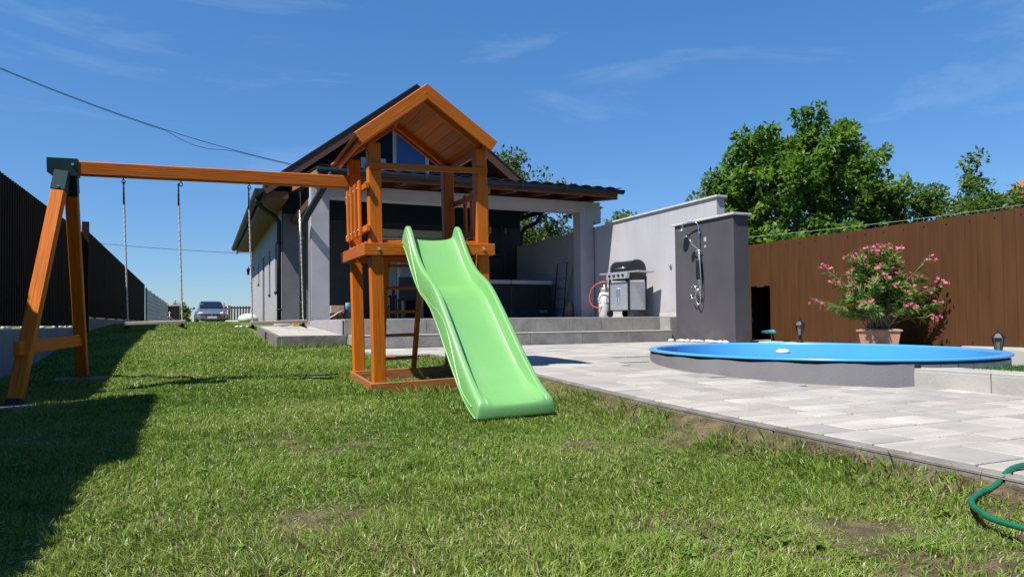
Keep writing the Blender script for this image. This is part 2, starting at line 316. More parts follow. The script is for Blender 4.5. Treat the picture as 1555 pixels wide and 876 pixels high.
def npmesh(name, V, F, tint, m, parent=None, tris=False):
    me = bpy.data.meshes.new(name); nv = len(V); F = np.asarray(F, dtype=np.int32); k = F.shape[1]; nf = len(F)
    me.vertices.add(nv); me.vertices.foreach_set('co', np.asarray(V, dtype=np.float32).ravel())
    me.loops.add(nf*k); me.loops.foreach_set('vertex_index', F.ravel())
    me.polygons.add(nf); me.polygons.foreach_set('loop_start', np.arange(0, nf*k, k, dtype=np.int32))
    try: me.polygons.foreach_set('loop_total', np.full(nf, k, dtype=np.int32))
    except Exception: pass
    me.update(calc_edges=True)
    if tint is not None:
        a = me.attributes.new('tint', 'FLOAT', 'POINT'); a.data.foreach_set('value', np.asarray(tint, dtype=np.float32))
    me.materials.append(M[m])
    return link(name, me, parent)

# ------------------------------------------------------------------ terrain
def pav(Y): return interp(Y, [0, 1.4, 3.3, 5, 6, 10], [.10, .115, .14, .19, .226, .230])
def gz(X, Y):
    b = interp(Y, [-5, 0, 3.5, 5.4, 7.1, 10, 15, 20, 26, 60, 400], [-.05, -.03, 0, .045, .115, .27, .46, .6, .67, .72, .72])
    if X < -1.0:
        t = min(1, (-1.0-X)/.9); f = interp(Y, [0, 9, 10.8, 15.6, 19.6, 26, 60], [-.05, 0.0, .09, .48, .62, .67, .72]); b = b*(1-t)+f*t
    k = kerbx(Y)
    b += bank(X, Y)
    if Y < 8.0: t = (X-(k+.12))/.06
    else: t = (X-1.72)/.1 if Y > 10 else (X-1.86)/.08
    if Y < 60 and t > 0:
        lo = pav(min(Y, 10))-.09; t = min(1, t); b = b*(1-t)+min(b, lo)*t
    if Y >= 60: b = .72
    return b
def bank(X, Y):
    t = (X-(kerbx(Y)-.26))/.24
    return 0 if t <= 0 or Y > 8 else min(1, t)**1.5*max(0, pav(Y)-.028-interp(Y, [-5, 0, 3.5, 5.4, 7.1, 10], [-.05, -.03, 0, .045, .115, .27]))
def kerbx(Y): return 2.22+(2.45-2.22)*(Y-.6)/7.4
xs = sorted(set([-600, -200, -80, -30, -12, -6, -3.5] + list(np.round(np.arange(-2.6, 1.95, .1), 3)) + list(np.round(np.arange(1.95, 2.8, .05), 3)) + [3, 4, 5, 6, 7, 8, 9, 10, 12, 15, 20, 30, 60, 150, 600]))
ys = sorted(set([-200, -60, -20, -8, -4, -2] + list(np.round(np.arange(-1, 12.2, .12), 3)) + list(range(13, 41)) + [45, 50, 55, 59, 61, 70, 90, 120, 200, 400, 900]))
V = []; 
for y in ys:
    for x in xs:
        z = gz(x, y)
        if -2 < x < 2.4 and 0 < y < 12: z += .012*math.sin(x*3.1+y*1.7)*math.sin(y*2.3-x)+.006*math.sin(9*x+2)*math.sin(8*y)
        V.append((x, y, z))
nx = len(xs); F = [(j*nx+i, j*nx+i+1, (j+1)*nx+i+1, (j+1)*nx+i) for j in range(len(ys)-1) for i in range(nx-1)]
g = npmesh('ground', V, F, None, 'soil'); tag(g, kind='structure')
for p in g.data.polygons: p.use_smooth = True

# ------------------------------------------------------------------ lawn grass
def vnoise(x, y, s, seed):
    r = np.random.default_rng(seed); G = r.random((256, 256)); X = (x*s) % 255; Y = (y*s) % 255
    i = X.astype(int); j = Y.astype(int); u = X-i; v = Y-j; u = u*u*(3-2*u); v = v*v*(3-2*v)
    return (G[i, j]*(1-u)+G[(i+1) % 256, j]*u)*(1-v)+(G[i, (j+1) % 256]*(1-u)+G[(i+1) % 256, (j+1) % 256]*u)*v
def make_grass():
    pts = []
    for (y0, y1, x0, x1, dens) in [(.35, 1.2, -1.4, 2.3, 9000), (1.2, 2.6, -2, 2.35, 26000), (2.6, 4.2, -2, 2.4, 17000), (4.2, 6.5, -2, 2.45, 9500), (6.5, 10, -2, 2.6, 5000), (10, 16, -2, 1.9, 2600), (16, 30, -2, 1.9, 1300)]:
        n = int((y1-y0)*(x1-x0)*dens)
        pts.append(np.c_[RNG.uniform(x0, x1, n), RNG.uniform(y0, y1, n)])
    P = np.vstack(pts); x, y = P.T
    keep = (y > 8.0) | (x < kerbx(y)-.03)
    keep &= ~((y > 7.86) & (y <= 10) & (x > 1.86)); keep &= ~((y > 9.95) & (x > .9) & (x < 2.2))
    keep &= ~((y > 17) & (x > 1.6)); keep &= x > -2
    # the camera sees from x = 0 outwards to about 12 degrees left of +Y; keep a margin
    keep &= (np.arctan2(x+.9, y) > rad(-13)) | (y < 2)
    bare = vnoise(x+50, y+20, 3.4, 3)*.5+vnoise(x+9, y+3, 9, 4)*.5
    edge = np.clip((x-(kerbx(y)-.10-.07*vnoise(x*0+3, y, 4, 21)))/.06, 0, 1)*(y < 6)*np.clip(vnoise(x, y, 3.1, 9)*2.2-.1, .5, 1)
    keep &= RNG.random(len(x)) > np.clip((.215-bare)*9, 0, .8)
    keep &= RNG.random(len(x)) > edge*.93
    P = P[keep]; x, y = P.T; n = len(x)
    cl = vnoise(x+7, y+5, 7, 11); pa = vnoise(x+3, y+40, 1.1, 12); pb = vnoise(x+13, y+60, 3.2, 15); d = np.hypot(x, y)
    # tufts: blades lean away from the nearest tuft centre
    gx = (np.floor(x/.09)+.5+.35*np.sin(np.floor(y/.09)*12.9))*.09; gy = (np.floor(y/.09)+.5)*.09
    ang = np.arctan2(y-gy, x-gx)+RNG.normal(0, 1.2, n)
    h = (.014+.028*cl**1.5+.014*RNG.random(n))*(1+.25*(RNG.random(n) < .05))
    lean = RNG.uniform(.15, 1.15, n)*h*(1+.5*(RNG.random(n) < .3))
    w = (.0013+.0010*RNG.random(n))*np.clip(d/3.4, 1, 6)
    z = np.array([gz(a, b) for a, b in zip(x, y)])-.004
    dx = np.cos(ang); dy = np.sin(ang); sa = RNG.uniform(0, 6.28, n); sx = np.cos(sa)*w; sy = np.sin(sa)*w
    V = np.empty((n, 5, 3), np.float32)
    V[:, 0] = np.c_[x-sx, y-sy, z]; V[:, 1] = np.c_[x+sx, y+sy, z]
    mx_, my_ = x+dx*lean*.35, y+dy*lean*.35; mz = z+h*.62
    V[:, 2] = np.c_[mx_+sx*.8, my_+sy*.8, mz]; V[:, 3] = np.c_[mx_-sx*.8, my_-sy*.8, mz]
    V[:, 4] = np.c_[x+dx*lean, y+dy*lean, z+h*(1-.25*lean/h*.6)]
    t = np.clip(.20+.42*pa+.18*(pb-.5)+RNG.normal(0, .17, n), .0, .86); dry = RNG.random(n) < (.03+.13*np.clip(pa*1.4-.45, 0, 1)); t[dry] = RNG.uniform(.84, 1, dry.sum())
    i = np.arange(n)[:, None]*5
    T = np.concatenate([i+[0, 1, 2], i+[0, 2, 3], i+[3, 2, 4]]).astype(np.int32)
    o = npmesh('lawn_grass', V.reshape(-1, 3), T, np.repeat(t, 5), 'grass')
    tag(o, 'short sunlit lawn grass with dry straw patches', 'grass', kind='stuff')
    print('grass blades', n)
make_grass()
def weeds():          # taller blades along the kerb and around the base boards
    n = 2600; V = []; T = []; t = []
    for k in range(n):
        r = random.random()
        if r < .45: y = random.uniform(1.4, 7.9); x = kerbx(y)-random.uniform(.05, .2)
        elif r < .7: y = random.uniform(5.2, 5.44); x = random.uniform(1.1, 2.3)
        elif r < .8: x = random.uniform(1.05, 1.2); y = random.uniform(5.3, 6.5)
        else: x = random.uniform(.5, 1.85); y = 9.9-abs(random.gauss(0, .08))
        if math.sin(x*13+y*7)+math.sin(y*11) < .1: continue
        z = gz(x, y); h = random.uniform(.035, .085); a = random.uniform(0, 6.28); l = h*random.uniform(.2, .8); w = .0013+.00028*y; b = random.uniform(0, 6.28)
        i = len(V); V += [(x-math.cos(b)*w, y-math.sin(b)*w, z), (x+math.cos(b)*w, y+math.sin(b)*w, z), (x+math.cos(a)*l*.4, y+math.sin(a)*l*.4, z+h*.65), (x+math.cos(a)*l, y+math.sin(a)*l, z+h)]
        T += [(i, i+1, i+2), (i, i+2, i+3)]; t += [random.uniform(.1, .9)]*4
    tag(npmesh('long_grass', V, T, t, 'grass'), 'taller untrimmed grass along the kerb and base boards', 'grass', kind='stuff')
weeds()
def litter():         # dead straws lying flat and crumbs of soil
    n = 5000; x = RNG.uniform(-1.6, 2.3, n); y = .9+RNG.random(n)**1.4*6.5; k = (x < kerbx(y)-.03); x, y = x[k], y[k]; n = len(x)
    z = np.array([gz(a, b) for a, b in zip(x, y)])+RNG.uniform(.006, .024, n); a = RNG.uniform(0, 6.28, n); l = RNG.uniform(.012, .035, n); w = .0009+.0002*y
    V = np.empty((n, 4, 3)); c, s_ = np.cos(a), np.sin(a); dz = RNG.normal(0, .006, n)
    V[:, 0] = np.c_[x-c*l-s_*w, y-s_*l+c*w, z-dz]; V[:, 1] = np.c_[x-c*l+s_*w, y-s_*l-c*w, z-dz]; V[:, 2] = np.c_[x+c*l+s_*w, y+s_*l-c*w, z+dz]; V[:, 3] = np.c_[x+c*l-s_*w, y+s_*l+c*w, z+dz]
    i = np.arange(n)[:, None]*4; tag(npmesh('dead_grass', V.reshape(-1, 3), np.concatenate([i+[0, 1, 2], i+[0, 2, 3]]), np.repeat(RNG.uniform(.80, .97, n), 4), 'grass'), 'dry straw blades lying in the lawn', 'grass', kind='stuff')
    n = 5200; y = .9+RNG.random(n)**1.3*7; x = np.where(RNG.random(n) < .75, kerbx(y)-RNG.random(n)**1.3*.26, RNG.uniform(-1.2, 2.1, n)); z = np.array([gz(a, b) for a, b in zip(x, y)]); r_ = RNG.uniform(.0025, .009, n)*(1+.1*y)
    T0 = np.array([(1, 0, -.3), (-.5, .87, -.3), (-.5, -.87, -.3), (0, 0, .9)]); V = np.c_[x, y, z][:, None, :]+T0[None]*r_[:, None, None]*RNG.uniform(.6, 1.3, (n, 4, 1)); i = np.arange(n)[:, None]*4
    tag(npmesh('soil_crumbs', V.reshape(-1, 3), np.concatenate([i+[0, 1, 3], i+[1, 2, 3], i+[2, 0, 3]]), None, 'soil'), 'loose soil crumbs along the kerb and in bare spots', 'soil', kind='stuff')
litter()
def clover():         # broad-leaved weeds between the blades
    V = []; T = []; t = []
    for k in range(150):
        y = .95+random.random()**1.5*4.2; x = random.uniform(-1.0, kerbx(y)-.15); m = random.randint(5, 16); R_ = random.uniform(.015, .05)
        for j in range(m):
            a = random.uniform(0, 6.28); r_ = R_*math.sqrt(random.random()); cx, cy = x+r_*math.cos(a), y+r_*math.sin(a); z = gz(cx, cy)+random.uniform(.012, .028); s_ = random.uniform(.005, .010)
            tl = random.uniform(-.5, .5); b0 = len(V)
            for q in range(6): an = q*math.pi/3; V.append((cx+s_*math.cos(an), cy+s_*math.sin(an), z+tl*s_*math.cos(an+a)))
            T += [(b0, b0+i, b0+i+1) for i in (1, 2, 3, 4)]; t += [random.uniform(.05, .5)]*6
    tag(npmesh('clover', V, T, t, 'grass'), 'small clover and broad-leaved weeds in the lawn', 'weeds', kind='stuff')
clover()

# ------------------------------------------------------------------ paving
PC = Vector((5.153, 4.894)); PA, PB_ = 1.815, 1.415; PR = rad(66.7)      # pool: centre, half axes, direction of the long axis
def ell(t, k=0.): 
    a, b = (PA+k)*math.cos(t), (PB_+k)*math.sin(t); c, s = math.cos(PR), math.sin(PR); return Vector((PC.x+a*c-b*s, PC.y+a*s+b*c))
pv = bpy.data.objects.new('paving', None)
def paving():
    b = MB()
    # sand bed under the stones
    yy = [.3, 1.4, 3.1] + [3.1+.2*k for k in range(1, 20)] + [8.02, 10, 12.5]
    def span(y):            # x range covered by the pool at this y
        q = [ell(2*math.pi*i/400) for i in range(400)]; q = [p.x for p in q if abs(p.y-y) < .05]
        return (min(q)+.05, max(q)-.05) if q and 3.25 < y < 6.6 else (5.2, 5.2)
    for a, c in zip(yy, yy[1:]):
        m_ = (a+c)/2; xa = kerbx(a) if c <= 8.02 else (1.95 if c <= 10 else 8.35); xc = kerbx(c) if c <= 8.02 else xa
        za, zc = pav(a)-.012, pav(c)-.012; (l0, r0), (l1, r1_) = span(a), span(c)
        for q in (((xa, a, za), (l0, a, za), (l1, c, zc), (xc, c, zc)), ((r0, a, za), (12, a, za), (12, c, zc), (r1_, c, zc))):
            if q[1][0] > q[0][0]: b.bm.faces.new([b.bm.verts.new(p) for p in q])
    root = b.build('paving', 'joint'); tag(root, kind='structure')
    # stones: irregular rows running along X, mixed lengths
    n = 0; y = .95
    def inell(x, y, k=-.02): dx, dy = x-PC.x, y-PC.y; c, s_ = math.cos(PR), math.sin(PR); return ((dx*c+dy*s_)/(PA+k))**2+((-dx*s_+dy*c)/(PB_+k))**2 < 1
    inpool = lambda x, y: (x > 4.75 and y < 3.6) or inell(x, y) or any(inell(x+a, y+b_, -.1) for a in (-.24, 0, .24) for b_ in (-.14, 0, .14)) or (x > 5 and any(inell(x+a, y+b_) for a in (-.3, .3) for b_ in (-.15, .15))) or (x > 6 and y < 6.2)
    while y < 9.96:
        rh = random.choice([.16, .2, .2, .24]) if y < 5 else random.choice([.24, .3]) if y < 6 else random.choice([.3, .36])
        if y+rh > 9.98: rh = 9.985-y
        x = kerbx(y)+.07 if y < 8.0 else 1.99
        xe = 7.9
        x -= 0
        while x < xe:
            w = random.choice([.2, .3, .3, .4]) if y < 5 else random.choice([.4, .5]) if y < 6 else random.choice([.45, .6, .6, .7])
            if y < 8 and x < kerbx(y)+.08: w *= random.uniform(.6, 1)
            cx, cy = x+w/2, y+rh/2
            # outside the frame to the right: skip
            ang = math.degrees(math.atan2(cx-w/2-.5, cy))
            if not inpool(cx, cy) and ang < 63 and n < 300:
                z = pav(cy)-.02; sl = math.atan2(pav(cy+.1)-pav(cy-.1), .2)
                mw = Matrix.Translation((cx, cy, z+random.uniform(-.0012, .0012))) @ Matrix.Rotation(sl+random.uniform(-.002, .002), 4, 'X') @ Matrix.Rotation(random.uniform(-.002, .002), 4, 'Y')
                link('paving_stone', box_mesh('paving_stone', w-.012, rh-.012, .04, .004, 'paver' if random.random() < .72 else 'paver2'), root, mw); n += 1
            x += w
        y += rh
    print('pavers', n)
    # kerb: narrow edging stones along the lawn
    y = .4
    while y < 7.9:
        y1 = min(y+.98, 7.96)
        p0 = Vector((kerbx(y)+.03, y+.004, pav(y)-.052)); p1 = Vector((kerbx(y1)+.03, y1-.004, pav(y1)-.052))
        beam('kerb_stone', p0, p1, .055, .10, 'kerb', root, bev=.004); y = y1
    x = 1.93
    while x < 2.40:
        beam('kerb_stone', (x, 7.985, .125), (min(x+.5, 2.42), 7.985, .125), .055, .15, 'kerb', root, bev=.004); x += .502
    beam('kerb_stone', (1.955, 8.03, .13), (1.955, 9.95, .14), .055, .15, 'kerb', root, bev=.004)
paving()

# entrance slab left of the terrace, paved, with a concrete edge
def slab():
    t = MB()
    t.prism([(.93, 10, .10), (1.868, 10, .10), (1.868, 13.9, .40), (.93, 13.9, .40)], (0, 0, .318))
    r = t.build('garden_path', 'kerb'); tag(r, kind='structure')
    for v in r.data.vertices:
        v.co.z = (.43 if v.co.z > .3 and v.co.y < 11 else v.co.z)
    me = r.data
    for v in me.vertices:
        y = v.co.y; top = .425+(y-10)*.034
        v.co.z = top-.012 if v.index >= 4 else top-.35
    y = 10.05
    while y < 13.8:
        x = .99; d = .3
        while x < 1.84:
            w = min(random.choice([.3, .3, .45]), 1.86-x)
            z = .425+(y+d/2-10)*.034-.02
            link('paving_stone', box_mesh('paving_stone', w-.006, d-.006, .04, .003, 'paver'), r, Matrix.Translation((x+w/2, y+d/2, z)) @ Matrix.Rotation(math.atan(.034), 4, 'X')); x += w
        y += d
    beam('kerb_stone', (.955, 10.0, .36), (.955, 13.8, .49), .05, .15, 'kerb', r); beam('kerb_stone', (.985, 10.02, .36), (1.86, 10.02, .36), .05, .15, 'kerb', r)
slab()

# ------------------------------------------------------------------ terrace with two tiled steps
def terrace():
    b = MB(); b.box(1.89, 8.09, 10.42, 17.98, .05, .640).box(1.95, 7.44, 10.07, 10.42, .05, .405)
    b.box(7.44, 8.09, 10.07, 10.42, .05, .64)
    r = b.build('terrace', 'concrete'); tag(r, kind='structure')
    # top riser tiles, treads, lower riser tiles
    x = 1.90; k = 0
    while x < 7.9:
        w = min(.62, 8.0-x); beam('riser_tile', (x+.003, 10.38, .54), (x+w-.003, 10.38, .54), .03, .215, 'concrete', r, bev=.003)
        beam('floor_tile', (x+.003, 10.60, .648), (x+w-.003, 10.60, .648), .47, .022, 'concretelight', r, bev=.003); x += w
    for y in np.arange(10.84+.31, 17.9, .62):
        x = 1.90
        while x < 7.9:
            w = min(.62, 8.05-x); link('floor_tile', box_mesh('floor_tile', w-.006, .612, .02, .003, 'concretelight'), r, Matrix.Translation((x+w/2, y, .649))); x += w
    x = 1.95
    while x < 7.42:
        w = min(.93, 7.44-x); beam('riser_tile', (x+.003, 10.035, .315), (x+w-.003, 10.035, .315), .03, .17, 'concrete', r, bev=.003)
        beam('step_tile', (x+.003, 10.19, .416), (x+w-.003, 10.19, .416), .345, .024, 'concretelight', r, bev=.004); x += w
    # side cheek facing the lawn
    y = 10.4
    for w in (1.15, 1.15, 1.1):
        beam('side_panel', (1.877, y+.003, .42), (1.877, y+w-.003, .42), .022, .46, 'render', r, bev=.002); y += w
terrace()

# ------------------------------------------------------------------ playset: tower, slide and swing frame
P_ = (1.224, 5.445, .049, -.034, .026, .029)
u = Vector((math.cos(P_[3]), math.sin(P_[3]), P_[4])).normalized(); v = Vector((-math.sin(P_[3]), math.cos(P_[3]), P_[5])); v = (v-u*v.dot(u)).normalized(); w = u.cross(v)
TM = Matrix((u, v, w)).transposed().to_4x4(); TM.translation = P_[:3]
ps = empty('playset', label='orange wooden play tower with gabled roof, green slide and long swing beam on the lawn', cat='playset', mw=TM)
def bolt(p, d, parent, r=.012):
    p = Vector(p); d = Vector(d)
    return MB().tube([p, p+d*.008], r, 10).build('bolt', 'zinc', parent)
def tower():
    S = .878; Dp = .923; pw = .1
    for (a, b, h0) in ((0, 0, 1.95), (S, 0, 1.95), (0, Dp, 1.99), (S, Dp, 1.99)):
        beam('post', (a+pw/2, b+pw/2, .0), (a+pw/2, b+pw/2, h0), pw, pw, 'wood', ps, up=(0, 1, 0), bev=.006)
    # base boards
    beam('base_board', (-.03, -.013, .035), (1.01, -.013, .035), .024, .10, 'woodbase', ps)
    beam('base_board', (-.013, .0, .035), (-.013, 1.03, .035), .024, .10, 'woodbase', ps)
    beam('base_board', (.991, .0, .035), (.991, 1.03, .035), .024, .10, 'woodbase', ps)
    beam('base_board', (.0, .90, .045), (.98, .90, .045), .024, .10, 'woodbase', ps)
    # deck frame
    fb = [beam('deck_fascia', (-.055, -.017, 1.121), (1.02, -.017, 1.121), .032, .094, 'wood', ps)]
    beam('deck_fascia', (-.038, .0, 1.121), (-.038, 1.17, 1.121), .032, .094, 'wood', ps)
    beam('deck_fascia', (1.003, .0, 1.121), (1.003, 1.17, 1.121), .032, .094, 'wood', ps)
    beam('deck_fascia', (-.02, 1.04, 1.115), (.985, 1.04, 1.115), .032, .09, 'wood', ps)
    for y_ in (.13, .80): beam('deck_joist', (-.02, y_, 1.09), (.985, y_, 1.09), .032, .06, 'wood', ps)
    for x_ in (.06, .92): bolt((x_, -.033, 1.125), (0, -1, 0), ps)
    k = 0; y_ = .02
    while y_ < 1.1:
        x0, x1 = (-.02, .985) if .1 < y_ < .84 or y_ > 1.02 else (.11, .87)
        if y_ < .1: 
            beam('floor_board', (.11, y_+.04, 1.18), (.255, y_+.04, 1.18), .085, .022, 'wood', ps); beam('floor_board', (.735, y_+.04, 1.18), (.87, y_+.04, 1.18), .085, .022, 'wood', ps)
        else: beam('floor_board', (x0, y_+.04, 1.18), (x1, y_+.04, 1.18), .085, .022, 'wood', ps)
        y_ += .097
    # front cross bar and railings
    beam('cross_bar', (-.0, -.024, 1.764), (.965, -.024, 1.764), .04, .045, 'wood', ps)
    for s, ux, ox in ((-1, -.017, -.046), (1, .995, 1.024)):
        for zz in (1.615, 1.285):
            beam('rail', (ux, -.03 if s < 0 else .02, zz), (ux, 1.0, zz), .03, .05, 'wood', ps)
        for vv in (.17, .36, .55, .74):
            sl_ = beam('slat', (ox, vv, 1.235), (ox, vv, 1.675), .022, .062, 'wood', ps, up=(0, 1, 0)); iv = sl_.matrix_basis.inverted()
            for zz in (1.285, 1.615): q_ = bolt((ox+s*.0105, vv, zz), (s, 0, 0), sl_, .006); q_.name = 'screw'; q_.matrix_basis = iv
    # roof: planks front to back, barge boards and rear truss
    ax, az, run, rise = .443, 2.385, .565, .412; sl = math.hypot(run, rise)
    for s in (-1, 1):
        d = Vector((s*run/sl, 0, -rise/sl)); nn = Vector((s*rise/sl, 0, run/sl))
        for k in range(7):
            c = Vector((ax, 0, az)) + d*(.052+k*.0995)-nn*(.012+.0015*(k % 2))
            beam('roof_board', c+Vector((0, -.13, 0)), c+Vector((0, 1.13, 0)), .0985, .02, 'wood', ps, up=nn, bev=.0015)
        # barge boards hang below the planks: front and rear
        for vv, nm, ext in ((-.145, 'barge_board', 0), (1.145, 'barge_board', 0)):
            a = Vector((ax, vv, az+.012)); n0 = Vector((0, 0, 1)); t1 = a + d*(sl+.01)
            h = .098 if vv < 0 else .05
            vv2 = .013
            pts = [a+Vector((0, -vv2, 0)), t1+Vector((0, -vv2, 0)), t1-nn*h+Vector((0, -vv2, 0)), Vector((ax, vv-vv2, az+.012-h/(run/sl)))]
            mb = MB().prism([p-Vector((0, 0, 0)) for p in pts], (0, .026, 0))
            bmesh.ops.recalc_face_normals(mb.bm, faces=mb.bm.faces)
            bmesh.ops.transform(mb.bm, matrix=Matrix.Rotation(0, 4, 'Y'), verts=mb.bm.verts)
            # local x axis along the board so the grain follows it
            R = Matrix((d, Vector((0, 1, 0)), d.cross(Vector((0, 1, 0))))).transposed().to_4x4(); R.translation = (a+t1)/2
            bmesh.ops.transform(mb.bm, matrix=R.inverted(), verts=mb.bm.verts)
            bmesh.ops.bevel(mb.bm, geom=list(mb.bm.edges), offset=.004, segments=1, affect='EDGES')
            mb.build(nm, 'wood', ps, mw=R)
        for vv in (.05, .973):
            a = Vector((ax, vv, az-.03)); c = d*.015
            beam('rafter', a+d*.03-nn*.015, a+d*(sl-.05)-nn*.015, .03, .04, 'wood', ps, up=nn)
    # bracing timber at the rear right, curved knee
    mb = MB(); P0, P1 = Vector((.93, .5, 1.93)), Vector((.93, .95, 1.80)); 
    beam('rafter', (.955, .0, 1.955), (.955, 1.05, 1.955), .03, .06, 'wood', ps); beam('rafter', (-.065, .0, 1.955), (-.065, 1.05, 1.955), .03, .06, 'wood', ps)
    # ladder at the rear
    lad = beam('ladder', (.63, 1.285, .02), (.63, .85, 1.07), .035, .075, 'wood', ps, up=(0, 1, 0)); lad.name = 'ladder'
    inv = lad.matrix_basis.inverted()
    def lb(n_, a, b, w_, h_):
        o = beam(n_, a, b, w_, h_, 'wood', lad); o.matrix_basis = inv @ o.matrix_basis
    lb('stile', (.295, 1.285, .02), (.295, .85, 1.07), .075, .035)
    for zz in (.165, .39, .61, .83, 1.03):
        t = (zz-.02)/1.05; y_ = 1.285-.435*t; lb('rung', (.312, y_, zz), (.615, y_, zz), .07, .026)
    # swing frame ---------------------------------------------------
    vb = .97
    bm_ = beam('swing_beam', (.0, vb, 1.791), (-2.25, vb, 1.823), .09, .108, 'wood', ps, bev=.008)
    for x_ in (-1.79, -1.37, -.84, -.41):
        zc = 1.791+(-x_)*.0141-.054
        o = MB().tube([(x_, vb, zc+.004), (x_, vb, zc-.02)], .005, 8).tube([(x_+.012*math.cos(a), vb, zc-.034+.016*math.sin(a)) for a in np.linspace(0, 6.283, 13)], .0035, 6).build('hook', 'blackmetal', ps)
    ap = Vector((-2.2, vb, 1.80))
    feet = (Vector((-2.425, .33, .055)), Vector((-2.29, 1.99, .035)))
    tops = (Vector((-2.2, vb-.045, 1.775)), Vector((-2.165, vb+.045, 1.775)))
    for f, t_ in zip(feet, tops): 
        L_ = beam('swing_leg', f, t_, .09, .09, 'wood', ps, up=(1, 0, 0), bev=.006)
        d = (f-t_).normalized()
        # bracket sleeve on the top of the leg
        s_ = beam('bracket_sleeve', t_-d*.0, t_+d*.165, .1, .1, 'bracket', ps, up=(1, 0, 0), bev=.003)
        bb = t_+d*.125; bolt(bb+Vector((.0, -.055 if f.y < 1 else .05, 0)), (0, -1, 0), ps, .009)
    # crown of the bracket around the beam end
    mb = MB(); x0, x1, zc = -2.305, -2.10, 1.823
    mb.prism([Vector((x0, vb-.054, zc+.068)), Vector((x1, vb-.054, zc+.066)), Vector((x1, vb-.054, zc-.07)), Vector((x0+.03, vb-.054, zc-.07)), Vector((x0, vb-.054, zc-.045))], (0, .108, 0))
    mb.build('beam_bracket', 'bracket', ps); bolt((-2.13, vb-.056, zc+.02), (0, -1, 0), ps, .01)
    # cross brace of the A frame
    a, b_ = feet[0].lerp(tops[0], .23), feet[1].lerp(tops[1], .23)
    e = (b_-a).normalized(); beam('swing_brace', a-e*.15+Vector((-.01, 0, 0)), b_+e*.02, .04, .1, 'wood', ps)
    for f in feet:
        d = (tops[0] if f is feet[0] else tops[1])-f; beam('leg_shoe', f-d.normalized()*.005, f+d.normalized()*.05, .093, .093, 'black', ps, up=(1, 0, 0))
tower()

